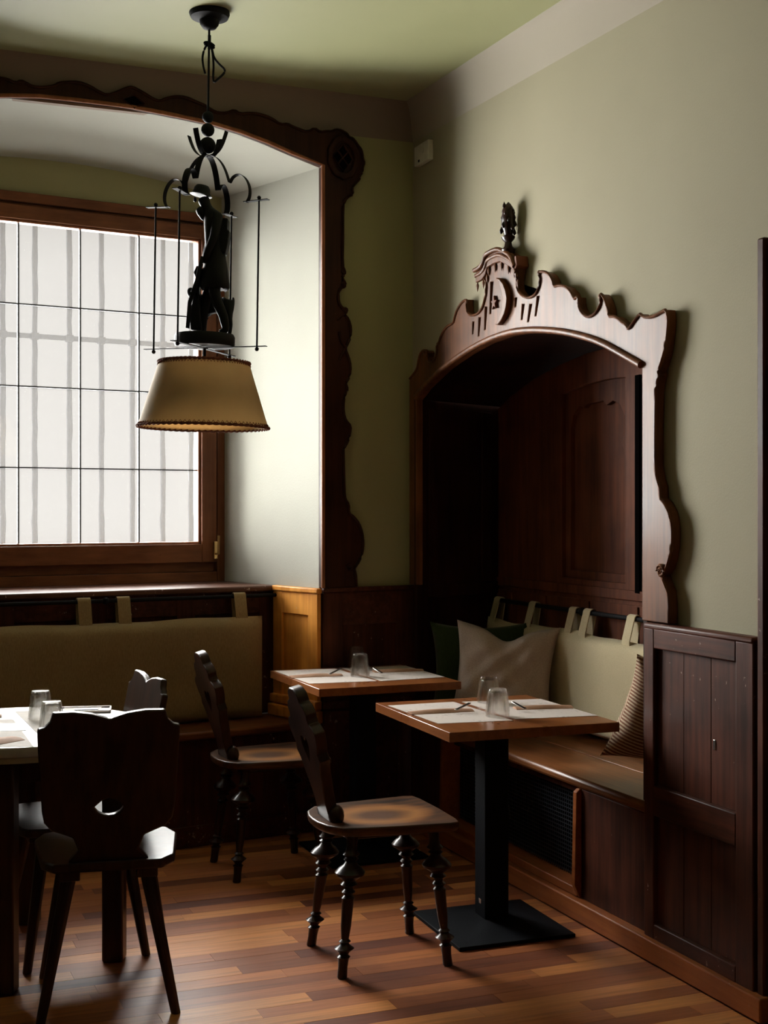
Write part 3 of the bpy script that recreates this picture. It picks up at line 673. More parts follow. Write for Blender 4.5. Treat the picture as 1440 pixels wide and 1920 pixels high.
# soffit
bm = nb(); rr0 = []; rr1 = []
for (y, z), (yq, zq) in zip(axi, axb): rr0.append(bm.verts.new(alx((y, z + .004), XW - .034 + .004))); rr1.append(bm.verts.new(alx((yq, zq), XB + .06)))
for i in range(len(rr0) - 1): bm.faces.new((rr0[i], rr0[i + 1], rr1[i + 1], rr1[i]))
ext = bmesh.ops.solidify(bm, geom=bm.faces[:], thickness=.02); link('soffit', bm, M['alshade'], al, smooth=50)
boxo('right_side', tuple(Vector((XF + .005, yr - .025, .502)) - al.location), tuple(Vector((XB + .05, yr, axi[-1][1] + .03)) - al.location), M['alshade'], al, .002)
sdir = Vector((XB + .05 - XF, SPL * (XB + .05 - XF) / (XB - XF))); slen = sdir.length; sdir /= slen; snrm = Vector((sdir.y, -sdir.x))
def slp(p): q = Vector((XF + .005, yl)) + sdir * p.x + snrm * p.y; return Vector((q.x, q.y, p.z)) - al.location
bm = nb(); box(bm, (0, -.02, .502), (slen, 0, axi[0][1] + .03), slp); link('left_side', bm, M['alshade'], al, bev=.002)
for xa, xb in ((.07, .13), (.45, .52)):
    bm = nb(); box(bm, (xa, 0, 1.11), (xb, .012, 1.93), slp); link('stile', bm, M['alshade'], al, bev=.003)
bm = nb(); box(bm, (.07, 0, 1.05), (slen - .06, .013, 1.11), slp); link('rail', bm, M['alshade'], al, bev=.003)
# back board = outline of the arch
bo = [(yb_l, .502), ] + larch(-.001) + [(yr, .502)]
bm = nb(); prism(bm, [bo], alx, XB + .055, XB + .07); link('back_board', bm, M['alcin'], al)
# frame with three shaped openings
def bpx(x, y, X=XB): return px(x, y, X)
o_loop = [(yb_l, .517)] + larch(-.006) + [(yr, .517)]
yP = [bpx(1053, 900)[0], bpx(1172, 900)[0]]; wP = yP[0] - yP[1]; stl = .085
def opening(y1, y2):             # y1 > y2 ; arched head that follows the soffit
    zt1 = 1.46 - (712 - HOR) / F_PX * (XB * math.sin(TH) + y2 * math.cos(TH))
    zz = []
    import bisect
    def soff(y):
        for (ya_, za_), (yb2, zb2) in zip(axb[:-1], axb[1:]):
            if yb2 <= y <= ya_: f = (y - yb2) / max(ya_ - yb2, 1e-6); return zb2 * (1 - f) + za_ * f
        return axb[-1][1]
    n = 8; top = [(y1 + (y2 - y1) * k / n, soff(y1 + (y2 - y1) * k / n) - .14) for k in range(n + 1)]
    return [(y1, 1.155)] + top + [(y2, 1.155)]
ops = []; y = yP[0]
yy0 = yP[0]
for k in range(3):
    a_ = yP[0] + k * (wP + stl); b_ = a_ - wP
    if a_ < yb_l - .03: ops.append(opening(a_, b_))
bm = nb(); prism(bm, [o_loop] + ops, alx, XB, XB + .055); link('panel_frame', bm, M['alcin'], al, bev=.003)
# shaped inner panel in every opening
for op in ops:
    y1 = op[0][0]; y2 = op[-1][0]; w = y1 - y2; top = max(p[1] for p in op[1:-1]) ; tmin = min(p[1] for p in op[1:-1])
    def n2(f, z): return (y1 - f * w, z)
    bz = 1.19; hz = tmin - .07
    right = [(.92, bz), (.92, hz - .20), (.88, hz - .17), (.94, hz - .13), (.93, hz - .06), (.86, hz - .01), (.75, hz + .01), (.66, hz - .005), (.6, hz + .015), (.35, hz + .01), (.3, hz - .005), (.22, hz + .005)]
    left = [(.12, hz - .03), (.08, hz - .09), (.08, hz - .2), (.08, bz)]
    sh = [n2(*q) for q in right + left]
    bm = nb(); prism(bm, [[(q[0], q[1]) for q in [(y1 + .005, 1.15)] + [(p[0], p[1] + .004) for p in op[1:-1]] + [(y2 - .005, 1.15)]], sh], alx, XB + .022, XB + .055); link('panel_border', bm, M['alcin'], al, bev=.002)
    bm = nb(); prism(bm, [[(q[0], q[1]) for q in sh]], alx, XB + .044, XB + .055); link('panel', bm, M['alcin'], al)
# black strip painted as the shade of the gap by the right post, rails under the panels
ys0, ys1 = px(1191, 900, XB - .012)[0], px(1199, 900, XB - .012)[0]
boxo('slot', tuple(Vector((XB - .014, ys1, px(1195, 1112, XB)[1])) - al.location), tuple(Vector((XB - .001, ys0, px(1195, 704, XB)[1])) - al.location), M['void'], al, 0)
boxo('rail', tuple(Vector((XB - .012, yr, 1.088)) - al.location), tuple(Vector((XB, yb_l, 1.13)) - al.location), M['alcin'], al, .003)
boxo('rail', tuple(Vector((XB - .008, yr, .86)) - al.location), tuple(Vector((XB, yb_l, 1.07)) - al.location), M['alcin'], al, .003)
for yy in (3.95, 4.22, 4.6, 4.98, 5.36, 5.7):
    boxo('batten', tuple(Vector((XB - .016, yy, .87)) - al.location), tuple(Vector((XB - .006, yy + .03, 1.065)) - al.location), M['alcin'], al, .002)

# ---- corner strip of wainscot on the right wall between corner and alcove
# ---- tall wainscot panel right of the alcove
tw = empty('tall_wainscot', 'scuffed dark red-brown tall panelled wainscot between alcove and doorway', 'wainscot', (2.42, 3.44, .07))
def twx(a, d, z): return Vector((2.46 - d, a, z))
def tx(p): return twx(p.x, p.y, p.z) - tw.location
Y1, Y0 = 3.722, 3.157
pU = [px(1230, 1217, 2.43), px(1384, 1240, 2.43), px(1384, 1525, 2.43)]
ya, yb = pU[0][0], pU[1][0]; zu1 = (pU[0][1] + pU[1][1]) / 2; zu0 = pU[2][1]
for a, b, nm, mm in (((Y0, .07), (yb, 1.075), 'stile', M['wain']), ((ya, .07), (Y1, 1.075), 'stile', M['wain']), ((yb, zu1), (ya, 1.075), 'rail', M['wainh']), ((yb, .47), (ya, zu0), 'rail', M['wainh']), ((yb, .07), (ya, .12), 'rail', M['wainh'])):
    bm = nb(); box(bm, (a[0], 0, a[1]), (b[0], .04, b[1]), tx); link(nm, bm, mm, tw, bev=.004)
# boards of the upper and lower fields
for z0_, z1_, dep in ((zu0, zu1, .022), (.12, .47, .022)):
    n = 3
    for k in range(n):
        bm = nb(); box(bm, (yb + (ya - yb) * k / n + .001, 0, z0_), (yb + (ya - yb) * (k + 1) / n - .001, dep + random.uniform(-.001, .001), z1_), tx); link('board', bm, M['wain'], tw, bev=.0012)
bm = nb(); box(bm, (Y0, -.009, 1.07), (Y1 + .003, .042, 1.091), tx); link('cap_rail', bm, M['wainh'], tw, bev=.008)
bm = nb(); y_, z_ = px(1336, 1397, 2.43); box(bm, (y_ - .006, .021, z_ - .016), (y_ + .006, .0245, z_ + .016), tx); link('keyhole', bm, M['steel'], tw, bev=.002)
bm = nb(); box(bm, (Y1 - .03, -.50, .07), (Y1, .0, 1.03), tx); link('side_board', bm, M['wain'], tw, bev=.003)

# ---- baseboard
bm = nb(); box(bm, (2.40, 3.10, 0), (2.47, 5.70, .072)); st(link('baseboard_right', bm, M['base'], bev=.006))
# ---- right bench
rb = empty('alcove_bench', 'brown wooden bench seat in the alcove with rounded glossy front edge', 'bench', (2.6, 4.7, .0))
def rx(a, b): return (tuple(Vector(a) - rb.location), tuple(Vector(b) - rb.location))
YE = 5.69
def rbox(nm, a, b, m, bev=.003): return boxo(nm, *rx(a, b), m, rb, bev)
rbox('seat_board', (2.425, 3.725, .462), (2.70, YE - .03, .50), M['seat'], .014)
rbox('seat_board', (2.701, 3.725, .462), (XB - .04, YE + .09, .4985), M['seat'], .002)
rbox('back_batten', (XB - .04, 3.725, .462), (XB - .002, YE + .18, .515), M['seat'], .003)
# solid panel next to the tall wainscot
yfin = px(1080, 1570, 2.42)[0]; yf2 = px(830, 1450, 2.42)[0]
rbox('ledge', (2.425, yfin, .073), (2.52, yf2, .105), M['base'], .004)
rbox('front_panel', (2.435, yf2, .073), (2.46, YE, .462), M['wain'], .002)
rbox('front_panel', (2.435, 3.725, .073), (2.46, yfin, .462), M['wain'], .002)
for yy in (yfin, yf2):
    bm = nb(); prism(bm, [[(2.415, .45), (2.408, .12), (2.430, .073), (2.50, .073), (2.50, .462), (2.43, .462)]], lambda p, d: Vector((p[0], d, p[1])) - rb.location, yy - .012, yy + .012); link('divider', bm, M['base'], rb, bev=.002)
rbox('backing', (2.56, 3.9, .075), (2.57, 5.62, .462), M['void'], 0)
bm = nb(); y = yfin + .02
while y < yf2 - .01:
    box(bm, (2.50, y, .105), (2.502, y + .004, .46), lambda p: p - rb.location); y += .0155
z = .112
while z < .46:
    box(bm, (2.499, yfin + .01, z), (2.501, yf2 - .01, z + .004), lambda p: p - rb.location); z += .0155
gmt = plain('blue_black_lattice', (.035, .042, .055), .45, .3)
o = link('grille', bm, gmt, rb); o['kind'] = 'stuff'
rbox('front_rail', (2.47, yfin, .43), (2.50, yf2, .462), M['wain'], .002)

# ---- cushion on the alcove rail, pale linen
XR = XB - .055; RZ2 = px(1207, 1163, XR)[1]
cr = empty('back_cushion', 'long pale beige linen back cushion hanging in the alcove', 'cushion', (XB - .06, 4.6, .5))
def crx(a, d, z): return Vector((XB - .015 - d, a, z)) - cr.location
zt2 = px(1100, 1187, XB - .07)[1]
ycl = px(912, 1200, XB - .09)[0]
bm = nb(); pad_mesh(bm, crx, 3.76, ycl, .52, zt2, .02, .11, 60, 20, .006, 5); link('pad', bm, M['cream'], cr, smooth=60)
parent_mat = M['cream']
for x in (937, 1003, 1079, 1106, 1189):
    a = px(x, 1150, XR)[0]; strap('strap', cr, crx, a, .055, zt2 - .004, RZ2, .085, .03, XB - .015 - XR, .015)
rr_ = empty('cushion_rail', 'black iron rail carrying the beige cushion in the alcove', 'rail', (XR, 4.6, RZ2))
bm = nb(); tube(bm, [Vector((0, 3.76 - 4.6, 0)), Vector((0, yl + .17 - 4.6, 0))], .010, 10); link('rod', bm, M['black'], rr_, smooth=60)
for yy in (px(1092, 1143, XR)[0],):
    bm = nb(); lathe(bm, [(0, -.016), (.014, -.012), (.019, 0), (.014, .012), (0, .016)], 12, xf=lambda p: Vector((p.x, yy - 4.6 + p.z, p.y))); tube(bm, [Vector((0, yy - 4.6, 0)), Vector((.05, yy - 4.6, 0))], .006, 8); link('bracket', bm, M['black'], rr_, smooth=60)

# ---- pillows
def pillow(name, label, m, loc, rot, W, H, T, seed=0, dent=.0, wr=.004):
    bm = nb(); n = 26; rnd = random.Random(seed); ph = [rnd.uniform(0, 6) for _ in range(6)]
    for sd in (1, -1):
        g = []
        for i in range(n + 1):
            c_ = []
            for j in range(n + 1):
                s = -1 + 2 * i / n; t = -1 + 2 * j / n
                x = s * W / 2 * (1 - .13 * (1 - t * t)); z = t * H / 2 * (1 - .13 * (1 - s * s))
                e = max(0, (1 - s ** 4) * (1 - t ** 4)) ** .62
                y = sd * T / 2 * e
                y += sd * wr * e * (math.sin(s * 7 + t * 5 + ph[0]) + math.sin((t - s) * 11 + ph[1]) * .6)
                if t > 0: 
                    k = math.exp(-(s * 3.0) ** 2) * t * t; z -= dent * k; y += sd * .35 * dent * k * (1 - t * t)
                c_.append(bm.verts.new((x, y, z + H / 2)))
            g.append(c_)
        for i in range(n):
            for j in range(n): bm.faces.new((g[i][j], g[i + 1][j], g[i + 1][j + 1], g[i][j + 1]))
    bmesh.ops.remove_doubles(bm, verts=bm.verts[:], dist=.0003)
    o = link(name, bm, m, None, smooth=80, loc=loc, rot=rot); tag(o, label, 'pillow'); return o
pillow('throw_pillow', 'rumpled taupe linen pillow standing in the alcove corner', M['taupe'], (2.61, 5.14, .512), (R(-12), R(3), R(-38)), .46, .46, .13, 3, .05, .006)
pillow('throw_pillow', 'dark green pillow behind the taupe pillow in the alcove corner', M['green'], (2.66, 5.42, .512), (R(-8), R(0), R(-25)), .46, .44, .12, 5)
pillow('throw_pillow', 'brown and cream striped knitted pillow beside the tall wainscot', M['stripe'], (2.68, 4.05, .546), (R(19), R(12), R(-6)), .44, .40, .17, 9)

# ---- doorway at the right edge
dr = sempty('door_1'); dr.location = (2.45, 2.65, 0)
def dx(a, b, nm, m, bev=.003): return boxo(nm, tuple(Vector(a) - dr.location), tuple(Vector(b) - dr.location), m, dr, bev)
for (a, b) in (((2.425, 3.115, 0), (2.47, 3.147, 2.237)),):
    dx(a, b, 'casing', M['wain'], .006)
dx((2.48, 3.10, 0), (2.60, 3.112, 2.18), 'jamb', M['void'], 0)  # jamb coloured black for the shade in the doorway
dx((2.425, 2.15, 2.192), (2.47, 3.10, 2.237), 'casing', M['wainh'], .006)
dx((2.44, 2.15, 2.167), (2.58, 3.075, 2.192), 'casing', M['wainh'], .004)
dx((2.425, 2.15, 0), (2.47, 2.20, 2.225), 'casing', M['wain'], .006)
dx((2.56, 2.2, .0), (2.60, 3.10, 2.2), 'door_leaf', M['alshade'], .004)
dx((2.47, 2.2, 0), (2.56, 3.07, .03), 'threshold', M['base'], .003)
# ---- small wall box near the corner
sw = empty('wall_socket', 'small white wall box mounted high beside the corner', 'socket', (2.47, px(796, 288, 2.46)[0], px(796, 288, 2.46)[1]))
c1 = px(783, 290, 2.45); c2 = px(809, 285, 2.45); hw = abs(c1[0] - c2[0]) / 2
bm = nb(); box(bm, (-.028, -hw, -.045), (0, hw, .045)); link('cover', bm, M['white'], sw, bev=.004)
bm = nb(); lathe(bm, [(.0, 0), (.016, 0), (.016, .003), (0, .003)], 14, xf=lambda p: Vector((-.028 - p.z, -.02 + p.x, .012 + p.y))); link('button', bm, M['white'], sw, smooth=40)
bm = nb(); box(bm, (-.0295, .015, -.035), (-.027, .03, -.025)); link('slit', bm, M['void'], sw)

# ================================================================== TABLES
def ped_table(label, cx, cy, rz, LX, LY):
    t = empty('pedestal_table', label, 'table', (cx, cy, 0), (0, 0, rz))
    boxo('tabletop', (-LX / 2, -LY / 2, .718), (LX / 2, LY / 2, .75), M['table'], t, .002)
    bm = nb(); box(bm, (-.045, -.045, .038), (.045, .045, .716)); link('column', bm, M['post'], t, bev=.004)
    bm = nb(); box(bm, (-.2, -.2, .704), (.2, .2, .718)); link('top_plate', bm, M['post'], t, bev=.002)
    h = .215; bm = nb(); lo = [bm.verts.new((x * h, y * h, .002)) for x, y in ((-1, -1), (1, -1), (1, 1), (-1, 1))]; md = [bm.verts.new((x * h, y * h, .014)) for x, y in ((-1, -1), (1, -1), (1, 1), (-1, 1))]
    up = [bm.verts.new((x * .05, y * .05, .040)) for x, y in ((-1, -1), (1, -1), (1, 1), (-1, 1))]
    bm.faces.new(lo[::-1]); bm.faces.new(up)
    for k in range(4): bm.faces.new((lo[k], lo[(k + 1) % 4], md[(k + 1) % 4], md[k])); bm.faces.new((md[k], md[(k + 1) % 4], up[(k + 1) % 4], up[k]))
    link('base_plate', bm, M['post'], t, bev=.002)
    return t
T1 = [pz(x, y, .75) for x, y in ((704, 1316), (846, 1374), (1166, 1355), (995, 1303))]
T2 = [pz(x, y, .75) for x, y in ((495, 1253), (595, 1292), (862, 1278), (775, 1246))]
tb1 = ped_table('small square wooden table standing nearest on the right', 2.10, 4.19, R(-2), .615, .70)
tb2 = ped_table('small square wooden table at the pier behind the near square table', 2.045, 5.305, R(0), .62, .655)
bm = nb(); box(bm, (-.0465, -.012, .085), (-.045, .006, .102)); lb = link('badge', bm, M['steel'], tb1); lb.location = (0, 0, 0)

def glass_proto():
    o = bpy.data.objects.new('tumbler', None); C.objects.link(o)
    bm = nb(); n = 40; prof = [(0, 0.0, 1), (.0405, 0.0, 0), (.0400, .012, 0), (.0385, .022, 1), (.034, .060, 1), (.0315, .080, .4), (.030, .095, 0), (.028, .0955, 0), (0, .0955, 0)]
    out = [(.0415, .001, 0), (.0412, .008, 0), (.0395, .02, 1), (.0365, .045, 1), (.034, .07, 1), (.0315, .086, .3), (.0300, .094, 0), (.0275, .0955, 0), (.001, .0955, 0)]
    inn = [(.001, .083, 0), (.025, .083, 0), (.0275, .076, 0), (.031, .05, 0), (.0355, .02, 0), (.0385, .008, 0), (.0395, .001, 0)]
    rings = []
    for r, z, f in out + inn:
        rings.append([bm.verts.new(((r * (1 + f * .055 * math.cos(10 * 2 * math.pi * k / n))) * math.cos(2 * math.pi * k / n), (r * (1 + f * .055 * math.cos(10 * 2 * math.pi * k / n))) * math.sin(2 * math.pi * k / n), z)) for k in range(n)])
    for i in range(len(rings)):
        if i == len(out) - 1: continue
        a, b = rings[i], rings[(i + 1) % len(rings)]
        for k in range(n): bm.faces.new((a[k], a[(k + 1) % n], b[(k + 1) % n], b[k]))
    bm.faces.new(rings[len(out) - 1]); bm.faces.new(rings[len(out)])
    m = link('tumbler', bm, M['glass'], None, smooth=60); bpy.data.objects.remove(o); return m
gp = glass_proto(); first = True
for x, y, z, lab in ((933, 1348, .7508, 'upturned glass tumbler nearer the table edge on the near square table'), (916, 1322, .7508, 'upturned glass tumbler standing behind another on the near square table'),
                     (675, 1273, .7508, 'upturned glass tumbler in front on the far square table'), (668, 1257, .7508, 'upturned glass tumbler at the back on the far square table'),
                     (97, 1375, .7508, 'upturned glass tumbler nearest the chair back on the round table'), (76, 1352, .7508, 'upturned glass tumbler further left on the round table')):
    o = gp if first else gp.copy()
    if not first: C.objects.link(o)
    first = False; p = pz(x, y - 5, z); o.location = (p.x, p.y, z); tag(o, lab, 'glass', 'upturned tumblers on the tables'); o.rotation_euler = (0, 0, random.random())

def sheet(name, pts, label, cat, m, z=.7505, th=.0006, group=None):
    P = [pz(x, y, z) for x, y in pts]; c0 = sum((p for p in P), Vector()) / len(P); bm = nb()
    prism(bm, [[(p.x - c0.x, p.y - c0.y) for p in P]], lambda p, d: Vector((p[0], p[1], d)), 0, th)
    o = link(name, bm, m, None); o.location = (c0.x, c0.y, z); tag(o, label, cat, group); return o
G = 'paper placemats'
sheet('placemat', [(727, 1323), (822, 1357), (962, 1351), (850, 1316)], 'white paper placemat at the left side of the near square table', 'placemat', M['print'], group=G)
sheet('placemat', [(866, 1316), (967, 1348.5), (1121, 1342), (1014, 1310.5)], 'white paper placemat at the bench side of the near square table', 'placemat', M['print'], .7506, group=G)
sheet('placemat', [(514, 1258), (580, 1282), (706, 1277), (628, 1253.5)], 'white paper placemat at the left side of the far square table', 'placemat', M['print'], group=G)
sheet('placemat', [(640, 1253), (714, 1277), (834, 1269.5), (760, 1248)], 'white paper placemat at the right side of the far square table', 'placemat', M['print'], .7506, group=G)

def pouch(p, q, wdt, label, kx=None, z=.7515):
    a = pz(*p, z); b = pz(*q, z); d = (b - a); Lh = d.length; ang = math.atan2(d.y, d.x)
    o = empty('cutlery_pouch', label, 'cutlery', (a.x, a.y, z), (0, 0, ang), 'kraft paper cutlery pouches')
    bm = nb(); n = 8
    g = {}
    for sd in (0, 1):
        for i in range(n + 1):
            for j in range(5):
                s = i / n; t = j / 4; h = .011 * math.sin(math.pi * t) ** .6 * (.55 + .45 * math.sin(math.pi * s)) * sd + .0008 * sd
                g[sd, i, j] = bm.verts.new((Lh * s, wdt * (t - .5), h))
        for i in range(n):
            for j in range(4): bm.faces.new((g[sd, i, j], g[sd, i + 1, j], g[sd, i + 1, j + 1], g[sd, i, j + 1]))
    for i in range(n):
        for j in (0, 4): bm.faces.new((g[0, i, j], g[0, i + 1, j], g[1, i + 1, j], g[1, i, j]))
    for i in (0, n):
        for j in range(4): bm.faces.new((g[0, i, j], g[0, i, j + 1], g[1, i, j + 1], g[1, i, j]))
    link('paper_sleeve', bm, M['kraft'], o, smooth=50)
    if kx:
        k0 = pz(kx[0], kx[1], z + .012); k1 = pz(kx[2], kx[3], z + .028)
        loc = Matrix.Rotation(-ang, 4, 'Z')
        bm = nb(); P0 = loc @ (k0 - o.location); P1 = loc @ (k1 - o.location); sd = (P1 - P0).cross(Vector((0, 0, 1))).normalized()
        ribbon(bm, [P0, P0.lerp(P1, .5), P1], sd, .013, .003); link('knife', bm, M['steel'], o, bev=.001)
    return o
pouch((768, 1338), (884, 1332), .055, 'kraft paper cutlery pouch at the left side of the near square table', (855, 1331, 881, 1318))
pouch((965, 1329), (1071, 1326), .055, 'kraft paper cutlery pouch at the bench side of the near square table', (985, 1329, 961, 1316))
pouch((544, 1270), (640, 1266), .055, 'kraft paper cutlery pouch at the left side of the far square table', (618, 1264, 640, 1253))
pouch((700, 1260), (792, 1257), .055, 'kraft paper cutlery pouch at the right side of the far square table', (716, 1262, 700, 1252))

# ---- round table on the left
rtc = at(-1.20, 4.375); rt = empty('round_table', 'round pale-topped table at the left edge', 'table', (rtc.x, rtc.y, 0), (0, 0, -TH))
rad = .425
bm = nb(); lathe(bm, [(0, .716), (rad - .006, .716), (rad, .722), (rad, .744), (rad - .005, .75), (0, .75)], 64); link('tabletop', bm, M['marble'], rt, smooth=40)
bm = nb(); lathe(bm, [(rad - .02, .700), (rad - .004, .702), (rad - .004, .718), (rad - .02, .718)], 64); link('rim', bm, M['marbler'], rt, smooth=40)
for lx, ly in ((.325, -.05), (.055, -.345), (-.325, .05), (-.05, .325)):
    bm = nb(); box(bm, (lx - .034, ly - .034, .001), (lx + .034, ly + .034, .70)); link('leg', bm, M['board'], rt, bev=.006)
bm = nb(); prism(bm, [[(.325, -.05), (.055, -.345), (-.325, .05), (-.05, .325)]], lambda p, d: Vector((p[0], p[1], d)), .62, .70); link('apron', bm, M['board'], rt)
sheet('placemat', [(-90, 1400), (63, 1400), (25, 1349), (-100, 1350)], 'white paper placemat under the kraft pouch on the round table', 'placemat', M['paper'], group=G)
sheet('placemat', [(28, 1334), (75, 1380), (155, 1366), (150, 1330)], 'white paper placemat under the tumblers on the round table', 'placemat', M['paper'], .7502, group=G)
sheet('table_card', [(-20, 1357), (0, 1371), (49, 1369.5), (37, 1356)], 'blue-grey card lying on the round table', 'card', M['mat2'], .7512)
pouch((-40, 1398), (30, 1385), .08, 'kraft paper cutlery pouch at the left edge of the round table', None)
pouch((-60, 1346), (3, 1343), .05, 'kraft paper cutlery pouch at the far side of the round table')
# tray with papers
tp = pz(157, 1333, .7505); tr = empty('serving_tray', 'small silver tray with papers at the back of the round table', 'tray', (tp.x, tp.y, .7505), (0, 0, R(-12)))
bm = nb(); box(bm, (-.09, -.05, 0), (.09, .05, .003)); 
for a, b in (((-.095, -.056, .001), (.095, -.05, .009)), ((-.095, .05, .001), (.095, .056, .009)), ((-.095, -.056, .001), (-.089, .056, .009)), ((.089, -.056, .001), (.095, .056, .009))): box(bm, a, b)
link('tray_dish', bm, M['steel'], tr, bev=.001)
bm = nb(); box(bm, (-.07, -.04, .0035), (.06, .035, .006)); link('paper_slip', bm, M['paper'], tr)
bm = nb(); box(bm, (-.03, -.03, .0065), (.05, .01, .009)); link('coin_card', bm, M['lead'], tr)

# ================================================================== CHAIRS
# turned-leg chair: faces +x, seat height .46
def turned_profile(h):
    P = [(.014, 0), (.016, .004), (.015, .035), (.017, .06), (.021, .066), (.013, .072), (.018, .08), (.031, .092), (.017, .102), (.013, .108), (.019, .113), (.012, .12), (.0165, .16), (.019, .24), (.021, .248), (.013, .256), (.022, .266), (.014, .275), (.014, .282), (.027, .290), (.018, .300), (.026, .306), (.046, .320), (.048, .328), (.036, .342), (.024, .350), (.016, .362), (.024, .368), (.016, .375), (.027, .383), (.018, .394), (.016, .41), (.02, .44)]
    return [(r, z * h / .44) for r, z in P]
def back_outline():
    # half outline: (halfwidth, height along back)
    H = [(.050, 0), (.062, .03), (.058, .07), (.068, .11), (.088, .15), (.092, .17), (.105, .20), (.128, .225), (.118, .25), (.138, .275), (.148, .30), (.150, .32), (.132, .335), (.105, .345), (.098, .36), (.104, .375), (.085, .40), (.060, .41), (.056, .425), (.045, .44), (.020, .452)]
    return [(w, h) for w, h in H] + [(-w, h) for w, h in H[::-1]]
def make_turned():
    t = bpy.data.objects.new('turned_leg_chair', None); C.objects.link(t); t.empty_display_size = .1
    # saddle-like seat: trapezoid, rounded back, x from -.2 to .2
    so_ = [(.20, -.205), (.208, -.16), (.212, 0), (.208, .16), (.20, .205), (.17, .214), (0, .196), (-.12, .180), (-.17, .165), (-.21, .11), (-.225, .05), (-.228, 0), (-.225, -.05), (-.21, -.11), (-.17, -.165), (-.12, -.180), (0, -.196), (.17, -.214)]
    bm = nb(); nr = 6; rings = []
    for k in range(nr + 1):
        f = 1 - k / nr * .85; rings.append([bm.verts.new((x * f, y * f, .468 - .010 * (1 - ((f - .15) / .85) ** 3) if k else .466)) for x, y in so_])
    for k in range(nr):
        for i in range(len(so_)): j = (i + 1) % len(so_); bm.faces.new((rings[k][i], rings[k][j], rings[k + 1][j], rings[k + 1][i]))
    bm.faces.new(rings[-1])
    lowo = [bm.verts.new((x * .965, y * .965, .436)) for x, y in so_]; 
    mid = [bm.verts.new((x * 1.0, y * 1.0, .448)) for x, y in so_]
    for i in range(len(so_)): j = (i + 1) % len(so_); bm.faces.new((rings[0][i], mid[i], mid[j], rings[0][j])); bm.faces.new((mid[i], lowo[i], lowo[j], mid[j]))
    bm.faces.new(lowo); link('seat', bm, M['saddle'], t, bev=.004)
    bm = nb(); box(bm, (-.15, -.13, .418), (.16, .13, .438)); link('seat_rail', bm, M['chair'], t, bev=.004)
    for (tx_, ty_, bx_, by_) in ((-.13, -.12, -.18, -.165), (-.13, .12, -.18, .165), (.14, -.13, .175, -.17), (.14, .13, .175, .17)):
        bm = nb(); Hh = .428
        def xf(p, tx_=tx_, ty_=ty_, bx_=bx_, by_=by_): f = p.z / Hh; return Vector((bx_ + (tx_ - bx_) * f + p.x, by_ + (ty_ - by_) * f + p.y, p.z))
        lathe(bm, turned_profile(Hh), 20, xf=xf); link('leg', bm, M['chair'], t, smooth=35)
    # backrest board leaning backwards
    lean = R(15)
    def bf(p, d): return Vector((-.165 - p[1] * math.sin(lean) - d * math.cos(lean), p[0], .455 + p[1] * math.cos(lean) - d * math.sin(lean)))
    heart = [(.0, .275), (.016, .292), (.033, .285), (.036, .262), (.022, .235), (0, .205), (-.022, .235), (-.036, .262), (-.033, .285), (-.016, .292)]
    bm = nb(); prism(bm, [back_outline(), heart], bf, -.018, .018); link('backrest', bm, M['chair'], t, bev=.006)
    # rounded lugs where the back enters the seat
    for sgn in (-1, 1):
        bm = nb(); lathe(bm, [(0, -.022), (.024, -.018), (.034, 0), (.024, .018), (0, .022)], 16, xf=lambda p, sgn=sgn: Vector((-.165 + p.x * .8, sgn * .060 + p.z * .9, .480 + p.y * 1.1))); link('lug', bm, M['chair'], t, smooth=70)
    return t
def children(o): return [c for c in bpy.data.objects if c.parent == o]
def dup(root, label, name=None):
    r = root.copy(); C.objects.link(r); r['label'] = label
    for ch in children(root):
        c_ = ch.copy(); C.objects.link(c_); c_.parent = r
        for g in children(ch): d = g.copy(); C.objects.link(d); d.parent = c_
    return r
ca = make_turned(); tag(ca, 'dark turned-leg wooden chair with carved back at the near square table', 'chair', 'turned-leg chairs at the square tables')
cb = dup(ca, 'dark turned-leg wooden chair with carved back at the far square table')
pA = at(-.018, 4.370); ca.location = (pA.x, pA.y, 0); ca.rotation_euler = (0, 0, R(-2))
pB = at(-.475, 5.44); cb.location = (pB.x, pB.y, 0); cb.rotation_euler = (0, 0, R(1))

